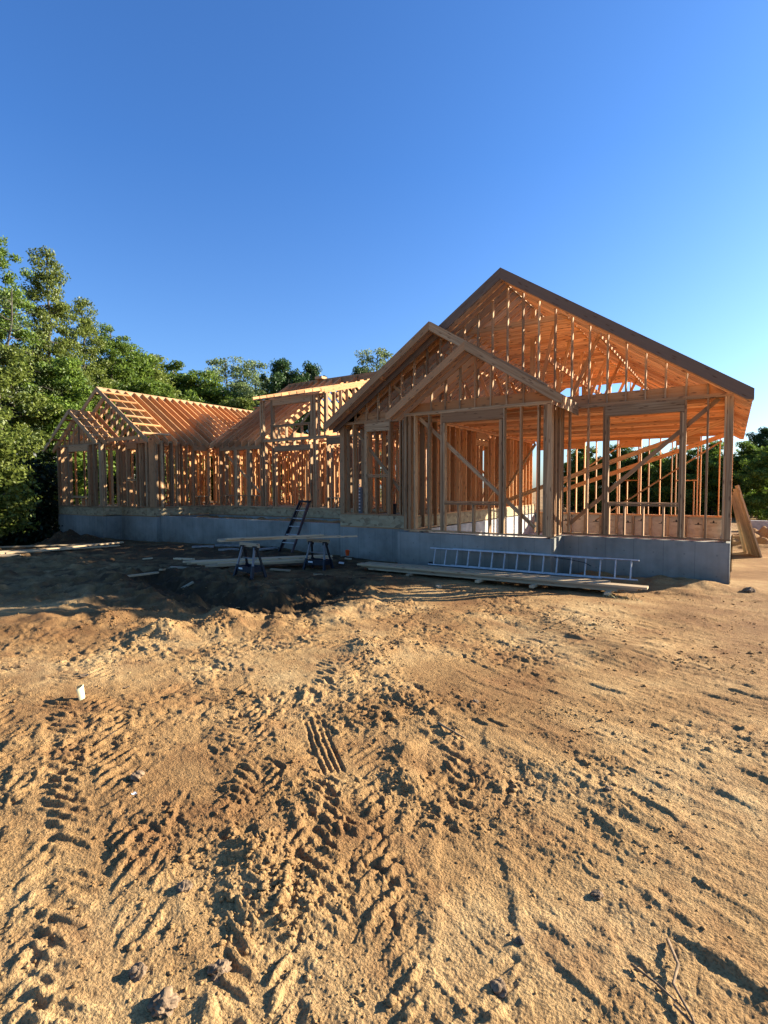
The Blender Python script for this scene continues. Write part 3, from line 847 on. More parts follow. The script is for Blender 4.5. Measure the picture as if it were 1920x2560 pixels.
# --- ceiling joists of the garage and the short ones to the left
cj = hp('ceiling_frame', B().box(-7.37, -7.335, -.4, 10.1, ZT+.002, ZT+.238).box(-7.3, -.02, 10.262, 10.30, ZT+.002, ZT+.237).box(-7.3, -.02, 10.12, 10.158, ZT+.002, ZT+.237).box(-3.72, -3.68, .15, 10.0, 3.365, 3.40), 'fir')
for k in range(25):
    y = .10+k*.4064
    hp('ceiling_joist', B().box(-7.3, -.02, y, y+T, ZT+.002, ZT+.237), 'fir', cj)
for y in (-1.0, -.6, -.25):
    hp('ceiling_joist', B().box(-7.35, -3.47, y, y+T, ZT+.002, ZT+.237), 'fir', cj)
for k in range(7):
    y = -.30+k*.4064
    hp('ceiling_joist', B().box(-10.0, -7.36, y, y+T, ZT+.002, ZT+.237), 'fir', cj)
for k in range(10):
    y = -.80+k*.9
    hp('ceiling_joist', B().box(-25.9, -20.0, y, y+T, ZT+.002, ZT+.14), 'fir', cj)
for k in range(9):
    x = -19.2+k*1.1
    hp('ceiling_joist', B().box(x, x+T, 2.7, 10.1, ZT+.002, ZT+.237), 'fir', cj)


# --- roof frames
def rafter_mb(mb, xr, zr, xe, m, y, w=T, dv=.275, side=1):
    """one sloping rafter from the ridge (xr, top zr) down to xe; side +1 right, -1 left; plumb cuts"""
    ze = zr-m*abs(xe-xr)
    prof = [(xr, zr), (xe, ze), (xe, ze-dv*.75), (xe-side*.12, ze-dv+.667*.12*1), (xr, zr-dv)]
    if side < 0:
        prof = prof[::-1]
    # grain along slope
    n = len(mb.f)
    mb.prism(prof, y, y+w)
    L = math.hypot(xe-xr, ze-zr); o = random.uniform(0, 30)
    # recompute uv so the grain follows the slope
    k0 = sum(len(f) for f in mb.f[:n])
    c, s = (xe-xr)/L, (ze-zr)/L
    i = k0
    for f in mb.f[n:]:
        for vi in f:
            x, yy, z = mb.v[vi]
            mb.uv[i] = (o+(x-xr)*c+(z-zr)*s, -(x-xr)*s+(z-zr)*c+yy*1.7); i += 1
    return mb


def roof(label=None, ridge=None):
    mb = B()
    if ridge:
        x, z, y0, y1, h = ridge
        mb.box(x-.019, x+.019, y0, y1, z-h, z)
    return hp('roof_frame', mb, 'fir', None, label)


m8 = .667
# main gable over the garage
XR, ZR = -4.9, 6.565
R1 = roof('tall main gable roof of closely set rafters', (XR, ZR+.02, .02, 10.3, .30))
hp('barge_board', rafter_mb(B(), XR, ZR, .33, m8, -.57, .042, .275, 1), 'fir_dark', R1)
hp('barge_board', rafter_mb(B(), XR-.001, ZR, -10.2, m8, -.57, .042, .275, -1), 'fir_dark', R1)
for sd, xe in ((1, .33), (-1, -10.2)):
    hp('fly_rafter', rafter_mb(B(), XR+sd*.02, ZR-.004, xe, m8, -.30, T, .275, sd), 'fir', R1)
rest = B()
for k in range(27):
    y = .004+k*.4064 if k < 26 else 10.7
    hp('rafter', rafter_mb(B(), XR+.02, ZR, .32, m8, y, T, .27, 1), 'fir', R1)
    rafter_mb(rest, XR-.02, ZR, -10.2, m8, y, T, .27, -1)
    # collar ties
    if k % 1 == 0 and 0 < k < 26:
        hp('collar_tie', B().box(-6.3, -3.5, y+T+.001, y+2*T, 5.36, 5.50), 'fir', R1)
hp('rafter_row', rest, 'fir', R1)['kind'] = 'stuff'
hp('lookout', B().beam((XR, -.53, ZR-.16), (XR, .0, ZR-.16), .04, .2), 'fir', R1)
for i in range(-9, 15):
    x = S0+.4064*i
    if x < -9.6:
        continue
    top = (ZR-.272-m8*(x+T/2-XR)) if x > XR else (ZR-.272-m8*(XR-x-T/2))
    o = hp('gable_stud', B().box(x, x+T, .046 if True else 0, .135, ZT+.001, top+.10), 'fir', R1)
hp('gable_plate', B().box(-9.8, -3.46, .0, .14, ZT-.037, ZT), 'fir', R1)
for i in range(12):
    x = -8.8+.75*i
    top = ZR-.27-m8*abs(x-XR)
    hp('rear_stud', B().box(x, x+T, 10.2, 10.29, ZT+.001, top), 'fir', R1)
for xx, zz in ((-7.0, 4.93), (-4.0, 4.42), (-2.8, 4.9)):
    hp('purlin', B().box(xx-.02, xx+.02, .6, 9.8, zz-.07, zz+.07), 'fir', R1)
    for y in (1.0, 2.6, 4.2, 5.8, 7.4, 9.0):
        x1 = xx+(.0 if xx == -4.0 else (-.6 if xx < -4 else .5))
        hp('purlin_strut', B().beam((x1*.5+XR*.5, y+.05, ZT+.25), (xx, y+.05, zz+.3 if xx != -4.0 else 5.5), .09, .038, (0, 1, 0)), 'fir', R1)
for y in (2.0, 4.6, 7.2):
    hp('ridge_post', B().box(XR-.07, XR+.07, y, y+.09, ZT+.24, ZR-.3), 'fir', R1)
hp('ridge_post', B().box(-4.35, -4.2, 5.6, 5.74, ZT+.24, 5.36), 'fir', R1)

# middle gable over the narrow section
X2, Z2 = -6.70, 5.475
R2 = roof('middle gable with a long left barge board', (X2, Z2, -.86, -.02, .26))
hp('barge_board', rafter_mb(B(), X2, Z2, -10.28, .68, -.93, .042, .225, -1), 'fir', R2)
hp('barge_board', rafter_mb(B(), X2+.001, Z2, -3.6, .63, -.93, .042, .225, 1), 'fir', R2)
for y in (-.70, -.405, -.06):
    hp('rafter', rafter_mb(B(), X2-.02, Z2, -10.25, .68, y, T, .26, -1), 'fir', R2)
    hp('rafter', rafter_mb(B(), X2+.02, Z2, -4.0, .63, y, T, .26, 1), 'fir', R2)
hp('lookout', B().beam((-8.3, -.89, 4.22), (-8.3, -.37, 4.22), .04, .09).beam((-9.5, -.89, 3.40), (-9.5, -.37, 3.40), .04, .09), 'fir', R2)
for i in range(8):
    x = -9.53+.4064*i
    top = Z2-.25-.68*abs(x+.02-X2) if x < X2 else Z2-.25-.63*abs(x+.02-X2)
    hp('gable_stud', B().box(x, x+T, -.365, -.275, ZT+.001, top+.08), 'fir', R2)
# front gable over the bump-out
X3, Z3 = -5.38, 4.625
R3 = roof('small front gable over the bump-out', (X3, Z3, -1.53, .0, .24))
hp('barge_board', rafter_mb(B(), X3, Z3, -7.62, .69, -1.60, .042, .215, -1), 'fir', R3)
hp('barge_board', rafter_mb(B(), X3+.001, Z3, -3.10, .655, -1.60, .042, .215, 1), 'fir', R3)
for y in (-1.38, -1.075, -.68, -.28):
    hp('rafter', rafter_mb(B(), X3-.02, Z3, -7.6, .69, y, T, .24, -1), 'fir', R3)
    hp('rafter', rafter_mb(B(), X3+.02, Z3, -3.12, .655, y, T, .24, 1), 'fir', R3)
for i in range(7):
    x = -6.60+.4075*i
    top = Z3-.23-(.69 if x < X3 else .655)*abs(x+.02-X3)
    hp('gable_stud', B().box(x, x+T, -1.035, -.945, ZT+.001, top+.08), 'fir', R3)
fe = hp('eave_fascia', B().box(-3.12, -3.085, -1.553, -1.20, 2.86, 3.13), 'fir', R3)
hp('eave_fascia', B().box(-3.118, -3.083, -1.185, -.75, 2.855, 3.128), 'fir', R3)
hp('eave_fascia', B().box(-3.12, -3.085, -.735, -.16, 2.85, 3.125), 'fir', R3)
hp('brace', B().beam((-8.35, -.2, 4.15), (-7.55, -.2, 3.55), .04, .09), 'fir', R2)

# left wing roof
X4, Z4 = -23.2, 5.55
R4 = roof('left wing roof with bare rafters along a ridge board', (X4, Z4+.01, -.66, 10.3, .30))
rest4 = B()
ys4 = [-.136] + [.27+.4064*k for k in range(25)]
hp('barge_board', rafter_mb(B(), X4+.02, Z4, -19.56, m8, -.665, .042, .21, 1), 'fir', R4)
hp('barge_board', rafter_mb(B(), X4-.02, Z4, -26.9, m8, -.665, .042, .21, -1), 'fir', R4)
for y in ys4:
    hp('rafter', rafter_mb(B(), X4+.02, Z4, -19.56, m8, y, T, .27, 1), 'fir', R4)
    rafter_mb(rest4, X4-.02, Z4, -26.85, m8, y, T, .27, -1)
hp('rafter_row', rest4, 'fir', R4)['kind'] = 'stuff'
for f_ in (.11, .27, .43, .58, .73, .90):
    x = X4+3.64*f_; z = Z4-m8*3.64*f_
    hp('lookout', B().hexa(Vector((x, -.05, z+.012)), Vector((0, 1, 0)), Vector((1, 0, -m8)).normalized(), Vector((m8, 0, 1)).normalized(), 1.24, .14, .038) or B(), 'fir', R4) if False else None
    mb = B(); mb.hexa(Vector((x, -.03, z+.022)), Vector((0, 1, 0)), Vector((1, 0, -m8)).normalized(), Vector((m8, 0, 1)).normalized(), 1.26, .11, .038)
    hp('lookout', mb, 'fir', R4)
for i in range(17):
    x = -26.4+.4064*i
    top = Z4-.26-m8*abs(x+.02-X4)
    if top > ZT+.15:
        hp('gable_stud', B().box(x, x+T, -.09, .0, ZT+.001, top+.07), 'fir', R4)
# small left gable over the wing's bump-out
X5, Z5 = -24.24, 4.60
R5 = roof('little gable roof at the far left end', (X5, Z5, -1.30, -.16, .22))
hp('barge_board', rafter_mb(B(), X5+.02, Z5, -22.07, .69, -1.34, .042, .20, 1), 'fir', R5)
hp('barge_board', rafter_mb(B(), X5-.02, Z5, -26.6, .69, -1.34, .042, .20, -1), 'fir', R5)
for y in (-.93, -.53, -.15):
    hp('rafter', rafter_mb(B(), X5+.02, Z5, -22.1, .69, y, T, .24, 1), 'fir', R5)
    hp('rafter', rafter_mb(B(), X5-.02, Z5, -26.6, .69, y, T, .24, -1), 'fir', R5)
for f_ in (.26, .52, .80):
    for sd in (1, -1):
        x = X5+sd*2.15*f_; z = Z5-.69*2.15*f_
        mb = B(); mb.hexa(Vector((x, -.92, z-.03)), Vector((0, 1, 0)), Vector((1, 0, -sd*.69)).normalized(), Vector((sd*.69, 0, 1)).normalized(), .78, .09, .036)
        hp('lookout', mb, 'fir', R5)
for i in range(9):
    x = -25.95+.4064*i
    top = Z5-.23-.69*abs(x+.02-X5)
    if top > ZT+.1:
        hp('gable_stud', B().box(x, x+T, -.92, -.85, ZT+.001, top+.06), 'fir', R5)

# central roof behind the dormer: slope along Y
YR, ZC, YE = 7.3, 6.50, 2.20
R6 = hp('roof_frame', B().box(-19.4, -9.2, YR-.019, YR+.019, ZC-.28, ZC+.01), 'fir', None, 'central roof slope facing the yard with its ridge board')


def crafter(name, x, y0, y1, w=T):
    def zt(y):
        return ZC-m8*abs(YR-y)
    n = B(); b = 0
    pr = [(y0, zt(y0)), (y1, zt(y1)), (y1, zt(y1)-.27), (y0+.1*(1 if y1 > y0 else -1), zt(y0)-.27+.067), (y0, zt(y0)-.2)]
    n.v += [(x, p[0], p[1]) for p in pr]+[(x+w, p[0], p[1]) for p in pr]
    o = random.uniform(0, 30); c, s = .832, .555*(1 if y0 < YR else -1)
    uvf = lambda v: (o+v[1]*c+v[2]*s, -v[1]*s+v[2]*c+v[0])
    fs = [tuple(range(5)), tuple(range(9, 4, -1))]+[(i, 5+i, 5+(i+1) % 5, (i+1) % 5) for i in range(5)]
    for f in fs:
        n.f.append(f); n.uv += [uvf(n.v[i]) for i in f]
    return hp(name, n, 'fir', R6)


for k in range(8):
    crafter('rafter', -19.36+k*.4064, YE, YR-.02)
crafter('rafter', -15.95, 2.5, YR-.02, .04); crafter('rafter', -15.0, 5.4, YR-.02); crafter('rafter', -12.1, 4.2, YR-.02)
crafter('rafter', -13.0, 2.45, 4.6)
for k in range(22):
    crafter('rear_rafter', -19.36+k*.4064, 11.6, YR+.02)
hp('roof_block', B().box(-17.45, -17.0, YR-.2, YR+.2, ZC+.01, ZC+.13), 'fir', R6)
for k, (x, y) in enumerate(((-19.75, 3.3), (-19.75, 4.2), (-19.75, 5.1))):
    z = ZC-m8*(YR-y)
    hp('lookout', B().box(x, x+.9, y, y+.09, z+.002, z+.04), 'fir', R6)

# ------------------------------------------------------------------ loose lumber
def plank(p0, p1, w, h, label, group, mat='board', up=(0, 0, 1), name='plank'):
    p0 = Vector(p0); p1 = Vector(p1); c = (p0+p1)/2
    mb = B().beam(p0, p1, w, h, up)
    me = mb.mesh(name, M[mat], tuple(c))
    o = bpy.data.objects.new(name, me); COL.objects.link(o); o.location = c
    return tag(o, label, 'board', group)


# on the sawhorses
SZ = -.115
gS = 'boards laid across the sawhorses'
plank((-10.15, -4.98, SZ+.02), (-8.62, -2.25, SZ+.0), .09, .038, 'long board on the near edge of the sawhorse tops', gS)
plank((-10.30, -4.90, SZ+.02), (-8.2, -2.1, SZ+.0), .09, .038, 'board on the sawhorses reaching farthest past the right sawhorse', gS)
plank((-10.42, -4.78, SZ+.02), (-9.0, -2.35, SZ+.0), .09, .038, 'board at the back edge of the sawhorse tops', gS)
plank((-10.05, -4.85, SZ+.06), (-8.85, -2.7, SZ+.045), .14, .038, 'wide board lying on top of the other sawhorse boards', gS)
# stack on the ground behind the sawhorses
gK = 'boards stacked on the ground under the sawhorses'
zb = gz(-10.9, -3.4, False)+.11
d = Vector((.62, .785, 0)); n_ = Vector((-.785, .62, 0))
base = Vector((-11.2, -4.55, zb))
for i, (a, b, off, lay, lab) in enumerate(((0, 3.1, 0, 0, 'bottom board of the low stack under the sawhorses, front edge'), (.1, 3.2, .15, 0, 'bottom board of the low stack under the sawhorses, second row'), (-.1, 3.2, .31, 0, 'bottom board of the low stack under the sawhorses, third row'),
        (.3, 3.3, .02, 1, 'second layer board at the front of the low stack'), (-.2, 3.1, .19, 1, 'second layer board in the middle of the low stack'), (-.45, 3.25, .36, 1, 'second layer board at the back of the low stack'),
        (-.35, 3.35, .22, 2, 'topmost wide board of the low stack'), (-.55, 3.2, .40, 2, 'topmost back board of the low stack'))):
    p = base+n_*off+Vector((0, 0, lay*.042))
    plank(p+d*a, p+d*b, .14, .04, lab, gK)
gs = 'cut-off boards lying left of the stack'
zz = lambda x, y: gz(x, y, True)+.035
def lay(x0, y0, x1, y1, w, h, lab, grp, mat='board', dz=0):
    plank((x0, y0, zz(x0, y0)+dz), (x1, y1, zz(x1, y1)+dz), w, h, lab, grp, mat)
lay(-11.6, -6.5, -11.6, -5.62, .09, .04, 'pale cut-off board farthest left of the low stack', gs)
lay(-11.6, -5.55, -11.95, -4.9, .09, .04, 'short cut-off board touching the end of the first one', gs)
plank((-12.95, -4.2, -.80), (-12.0, -4.3, -.74), .09, .04, 'short board tipped up at the left end of the low stack', gs)
lay(-12.0, -5.0, -11.3, -4.4, .14, .04, 'short wide scrap in front of the tipped board', gs)
lay(-9.9, -3.55, -9.45, -3.3, .14, .035, 'small flat scrap between the two sawhorses', gs)
# long pile in front of the foundation, right of centre
gP = 'boards of the long low pile in front of the foundation'
zr = lambda x: -.93+.006*(x+8)
spec = [(-7.55, -1.8, -2.42, 0, .14, 'lowest front board of the long pile'), (-7.7, -1.7, -2.27, 0, .14, 'lowest second board of the long pile'), (-7.6, -1.75, -2.12, 0, .14, 'lowest third board of the long pile'), (-7.2, -2.0, -1.97, 0, .14, 'lowest fourth board of the long pile'),
        (-7.8, -1.45, -2.40, 1, .14, 'second layer front board of the long pile'), (-7.75, -1.4, -2.25, 1, .14, 'second layer middle board of the long pile'), (-7.5, -1.9, -2.08, 1, .14, 'second layer back board of the long pile'),
        (-7.9, -1.28, -2.38, 2, .235, 'topmost front board of the long pile with the bright right end'), (-7.85, -2.0, -2.12, 2, .19, 'topmost middle board of the long pile'), (-7.6, -2.2, -1.92, 1, .10, 'second layer narrow board nearest the ladder'), (-7.2, -2.1, -1.50, 0, .14, 'single board lying behind the long pile under the ladder')]
for x0, x1, y, l, ww, lab in spec:
    j = random.uniform(-.03, .03)
    plank((x0, y+j, zr(x0)+.06+l*.043), (x1, y+.02-j+.06, zr(x1)+.055+l*.043), ww-.006, .04, lab, gP)
gd = 'short wood blocks under the long pile'
for x, lab in ((-6.35, 'wood block under the left end of the long pile'), (-4.6, 'wood block under the middle of the long pile'), (-3.4, 'wood block sticking out under the long pile right of centre'), (-1.95, 'wood block under the right end of the long pile')):
    plank((x, -2.62, zr(x)+.015), (x+.03, -1.85, zr(x)+.015), .09, .05, lab, gd, 'board', name='wood_block')
# left pile
gL = 'boards lying in the shade at the far left'
lay(-19.5, -6.1, -19.75, -1.7, .19, .045, 'longest board of the far left pile', gL, dz=.06)
lay(-21.0, -5.4, -20.2, -2.0, .14, .04, 'back board of the far left pile', gL, dz=.05)
lay(-19.15, -5.9, -18.95, -2.3, .14, .04, 'front board of the far left pile', gL, dz=.03)
lay(-20.0, -6.0, -20.0, -3.2, .14, .04, 'board under the far left pile', gL)
lay(-18.75, -6.7, -18.25, -5.85, .14, .05, 'pale short board at the far left edge in front of the pile', gL, dz=.02)
# boards leaning on the right side wall
gR = 'boards leaning against the right side of the frame'
for i, (y, b, t, lab) in enumerate(((5.8, .74, .12, 'outermost leaning board with the sunlit edge'), (6.0, .66, .08, 'second leaning board right of the frame'), (6.2, .60, .06, 'third leaning board right of the frame'), (6.45, .52, .05, 'fourth leaning board behind the others'), (6.7, .40, .03, 'steepest leaning board nearest the frame'))):
    g = gz(b, y, False)
    plank((b, y, g+.0), (t, y, 1.18-.10*i), .235, .045, lab, gR, 'board', up=(0.95, .3, .33))
gF = 'grey scraps of form board by the porch wall'
for x0, y0, x1, y1, lab in ((-15.5, -1.7, -15.0, -1.2, 'grey scrap board left of the sawhorses'), (-15.3, -.9, -14.7, -.3, 'grey scrap board nearest the porch wall'), (-14.1, -1.7, -13.9, -1.1, 'grey scrap board just left of the near sawhorse'), (-14.6, -.8, -14.2, -.2, 'grey scrap board between the other grey scraps'), (-13.0, -1.0, -12.9, -.3, 'grey scrap board beside the foot of the ladder')):
    lay(x0, y0, x1, y1, .22, .05, lab, gF, 'slab', dz=.01)

gO = 'small offcuts of lumber dropped in front of the foundation'
offc = [((-10.9, -1.4), .3, 'offcut lying just left of the step ladder foot'), ((-8.4, -3.6), .22, 'offcut on the dirt right of the right sawhorse'), ((-8.0, -1.7), .18, 'offcut by the left end of the long pile'), ((-10.8, -2.6), .35, 'offcut between the low stack and the porch wall'), ((-9.9, -5.9), .25, 'offcut in front of the nearer sawhorse'), ((-5.2, -3.3), .16, 'offcut on the dirt in front of the middle of the long pile'), ((-14.9, -3.9), .3, 'lone offcut left of the cut-off boards')]
for i, ((x, y), l, lab) in enumerate(offc):
    a = i*1.1; lay(x, y, x+l*math.cos(a), y+l*math.sin(a), .09, .038, lab, gO, dz=-.012)

# ------------------------------------------------------------------ sawhorses
def make_sawhorse(loc, rz, label):
    t = empty('sawhorse', loc, label, 'sawhorse', rz, 'sawhorses carrying boards')
    H = .80
    put('top_beam', B().box(-.36, .36, -.019, .019, H-.09, H), M['board'], t)
    put('top_bracket', B().box(-.30, -.17, -.045, .045, H-.15, H-.06), M['black'], t)
    put('top_bracket', B().box(.17, .30, -.045, .045, H-.15, H-.06), M['black'], t)
    for sx in (-1, 1):
        for sy in (-1, 1):
            a = Vector((sx*.23, sy*.03, H-.1)); b = Vector((sx*.33, sy*.20, 0)); k = a.lerp(b, .62)
            lg = put('leg', B().beam(a, k, .045, .035, (1, 0, 0)), M['steel'] if sy < 0 else M['black'], t)
            put('foot', B().beam(k+(a-k)*.05, b, .062, .05, (1, 0, 0)), M['navy'], lg)
    tr = B().box(-.30, .30, -.165, -.150, .14, .27).box(-.30, .30, .150, .165, .14, .27).box(-.30, .30, -.15, .15, .14, .155).box(-.30, -.287, -.15, .15, .155, .26).box(.287, .30, -.15, .15, .155, .26)
    put('tray', tr, M['navy'], t)
    put('maker_plate', B().box(-.20, -.06, -.169, -.166, .19, .23), M['white'], t)
    put('crossbar', B().box(-.26, .26, -.012, .012, .43, .455), M['steel'], t)
    return t


make_sawhorse((-9.43, -4.68, gz(-9.43, -4.68, False)+.01), rad(-6), 'nearer left sawhorse with dark blue tray and grey legs')
make_sawhorse((-9.10, -2.60, gz(-9.10, -2.60, False)+.01), rad(4), 'farther right sawhorse close to the orange cup')

# ------------------------------------------------------------------ step ladder leaning on the porch wall
t = empty('step_ladder', (-12.17, -.62, gz(-12.17, -.62, False)), 'reddish step ladder leaning on the porch wall behind the sawhorses', 'ladder')
a0, a1 = Vector((0, 0, 0)), Vector((-.03, .98, 1.63))
for sx in (-1, 1):
    put('rail', B().beam(a0+Vector((sx*.29, 0, 0)), a1+Vector((sx*.2, 0, 0)), .035, .085, (0, -1, .3)), M['rail' if sx > 0 else 'black'], t)
    put('rear_rail', B().beam(a0+Vector((sx*.25, .10, .08)), a1+Vector((sx*.18, .07, -.05)), .03, .03, (0, -1, .3)), M['rail'], t)
for f_ in (.18, .34, .50, .66, .82):
    p = a0.lerp(a1, f_); hw_ = .29-.09*f_
    put('step', B().box(p.x-hw_, p.x+hw_, p.y-.045, p.y+.04, p.z-.012, p.z+.012), M['alu'], t)
put('top_cap', B().box(a1.x-.22, a1.x+.22, a1.y-.07, a1.y+.09, a1.z-.03, a1.z+.04), M['black'], t)

# ------------------------------------------------------------------ aluminium extension ladder on its side
t = empty('extension_ladder', (-4.0, -1.3, -.80), 'aluminium extension ladder lying on its side against the foundation', 'ladder')
def LP(x, k):
    y = -1.40+(x+6.4)*.03
    return Vector((x, y+.12*k, -.805+.40*k))
def lad(x0, x1, oy, oz, nm):
    for k in (0, 1):
        p, q = LP(x0, k), LP(x1, k)
        c = Vector((-4.0, -1.3, -.80)); o_ = Vector((0, oy, oz))
        rl = put('rail', B().beam(p-c+o_, q-c+o_, .028, .066, (0, -.95, .3)), M['alu'], t)
    x = x0+.14
    while x < x1-.08:
        p, q = LP(x, 0), LP(x, 1)
        put('rung', B().tube([p-c+o_, q-c+o_], [.017, .017], 8), M['alu'], t)
        x += .305
lad(-6.45, -2.30, 0, 0, 0)
lad(-5.85, -1.60, .06, .008, 1)
put('end_cap', B().box(-2.50, -2.40, .0, .05, -.03, .04), M['black'], t)
put('rope', B().tube([(.7, .0, .38), (1.0, -.03, .36), (1.35, -.05, .32), (1.5, -.04, .25)], [.008]*4, 6), M['black'], t)

# ------------------------------------------------------------------ small things
def cup_mb(r0, r1, h, seg=20, th=.004):
    mb = B()
    prof = [(0, 0), (r0, 0), (r1, h), (r1-th, h), (r0-th, .006), (0, .006)]
    n = seg
    for i, (r, z) in enumerate(prof):
        for k in range(n):
            a = 2*math.pi*k/n; mb.v.append((max(r, .0005)*math.cos(a), max(r, .0005)*math.sin(a), z))
    for i in range(len(prof)-1):
        for k in range(n):
            k2 = (k+1) % n; mb.f.append((i*n+k, i*n+k2, (i+1)*n+k2, (i+1)*n+k)); mb.uv += [(0, 0)]*4
    return mb


o = put('paper_cup', cup_mb(.038, .052, .17), M['white'], loc=(-10.35, .14, -.006)); tag(o, 'white paper cup standing on the end of the porch wall', 'cup')
o = put('lid', cup_mb(.05, .054, .012), M['white'], o, loc=(0, 0, .168))
# black bucket on the raised floor
t = empty('bucket', (-8.85+.25, .25, ZF), 'black bucket on the floor behind the narrow stud wall', 'bucket')
put('pail', cup_mb(.12, .15, .32, 24, .006), M['black'], t)
put('handle', B().tube([(.15*math.cos(a), -.15*math.sin(a)*.3, .30+.10*math.sin(a)) for a in np.linspace(0, math.pi, 9)], [.005]*9, 6), M['steel'], t)
put('maker_label', B().box(-.05, .05, -.142, -.139, .10, .2), M['white'], t)
# striped white roll standing behind the studs
t = empty('wrap_roll', (-9.72, .2, ZF), 'white printed roll standing upright behind the narrow stud wall', 'roll')
put('roll_body', B().tube([(0, 0, 0), (0, 0, .82)], [.07, .07], 20), M['steel'], t)
pm = B()
for i in range(9):
    pm.box(-.03, .03, -.074, -.071, .08+i*.1, .12+i*.1)
put('printed_mark', pm, M['white'], t)
# orange cup
o = put('orange_pail', cup_mb(.05, .068, .15, 20, .005), M['orange'], loc=(-9.50, -.80, gz(-9.5, -.8, False)+.07)); o.rotation_euler = (rad(12), rad(10), 0)
tag(o, 'small orange pail tilted on the dirt by the foundation', 'pail')
for x, y, sx, sy, lab in ((-9.15, -1.55, .14, .09, 'white scrap block lying below the orange pail'), (-9.25, -1.1, .2, .08, 'tan scrap block beside the orange pail')):
    g = gz(x, y, False)
    o = put('scrap_block', B().box(-sx/2, sx/2, -sy/2, sy/2, 0, .04), M['white' if 'white' in lab else 'board'], loc=(x, y, g+.025)); o.rotation_euler = (0, .1, .5); tag(o, lab, 'scrap')
# split cream tube standing in the dirt
def split_tube(r, h, a0, a1, seg=14, flare=.0):
    mb = B()
    for i in range(seg+1):
        a = a0+(a1-a0)*i/seg
        for rr in (r, r-.003):
            for q in range(5):
                z = h*q/4; R_ = rr*(1+flare*q/4)
                mb.v.append((R_*math.cos(a), R_*math.sin(a), z*(1-.22*abs(i/seg-.5)*(q == 4))))
    st = 10
    for i in range(seg):
        for s in (0, 5):
            for q in range(4):
                b = i*st+s+q; mb.f.append((b, b+st, b+st+1, b+1)); mb.uv += [(0, 0)]*4
        b = i*st; mb.f.append((b+4, b+st+4, b+st+9, b+9)); mb.uv += [(0, 0)]*4
    return mb


o = put('split_tube', split_tube(.035, .14, -1.2, 2.6, flare=.35), M['cream'], loc=(-5.02, -10.82, gz(-5.02, -10.82)-.01), smooth=True); o.rotation_euler = (rad(6), rad(-8), rad(20))
tag(o, 'cream split cup standing in the dirt with a long shadow', 'cup')
for x, y, s, lab in ((-5.6, -10.5, .05, 'pale crumpled scrap left of the cream cup'), (-4.95, -10.42, .03, 'pale chip right of the cream cup'), (-3.08, -11.49, .016, 'tiny round white pebble in the tyre track')):
    g = gz(x, y)
    mb = B()
    import mathutils
    for i in range(7):
        a = random.uniform(0, 6.28); c = Vector((math.cos(a)*s*.4, math.sin(a)*s*.4, s*.25))
        mb.hexa(c, Vector((math.cos(a), math.sin(a), .4)).normalized(), Vector((-math.sin(a), math.cos(a), 0)), Vector((0, .3, 1)).normalized(), s*1.2, s*.7, s*.15)
    o = put('scrap', mb, M['white' if s < .02 else 'stone'], loc=(x, y, g)); tag(o, lab, 'scrap')


def rock_mesh(r, seed, squash=.7, sub=4):
    import bmesh
    bm = bmesh.new(); bmesh.ops.create_icosphere(bm, subdivisions=sub, radius=1)
    rg = np.random.default_rng(seed); off = rg.uniform(0, 50, 3)
    for v in bm.verts:
        c = v.co
        n1 = float(perlin(c.x*1.3+off[0], c.y*1.3+c.z*1.7+off[1], 3))+.5*float(perlin(c.x*3+off[2], c.z*3+c.y*2, 4))
        n1 += .22*float(perlin(c.x*7+off[1], c.z*7+c.y*5, 6)); k = r*.85*(1+.42*n1); v.co = Vector((c.x*k*1.15, c.y*k, c.z*k*squash))
    me = bpy.data.meshes.new('rock'); bm.to_mesh(me); bm.free(); me.materials.append(M['stone'])
    return me


for i, (x, y, r, lab) in enumerate(((-1.73, -12.2, .055, 'largest tan stone near the bottom left'), (-1.68, -11.99, .045, 'tan stone just above the largest one'), (-1.94, -12.18, .036, 'pointed stone left of the largest one'), (-2.16, -11.8, .034, 'round pale stone between the tyre tracks'), (-3.25, -11.36, .045, 'pale upright chip of stone in the left tyre track'),
        (-.6, -9.8, .03, 'dark flat stone right of centre in the dirt'), (-.48, -10.74, .03, 'broken stone by the scraped streaks on the right'), (-.70, -11.45, .035, 'pale stone at the bottom right of centre'), (-.7, -11.2, .02, 'little stone above the pale one at bottom right'), (-1.9, -8.9, .03, 'pale leaf shaped stone in the middle of the yard'), (-2.5, -9.45, .028, 'pale chip above the dark clods in the centre'), (.33, -.6, .11, 'dark lump of soil right of the foundation corner'))):
    o = put('rock', rock_mesh(r, 100+i), M['stone'], loc=(x, y, gz(x, y)+r*.12)); o.rotation_euler = (0, 0, i*1.3)
    tag(o, lab, 'stone')


def stick(pts, r, mat, lab, group=None, name='stick'):
    P = [Vector((x, y, gz(x, y)+dz)) for x, y, dz in pts]; c = P[0].copy()
    o = put(name, B().tube([p-c for p in P], [r*(1-.5*i/len(P)) for i in range(len(P))], 7), M[mat], loc=c, smooth=True)
    return tag(o, lab, 'stick', group)


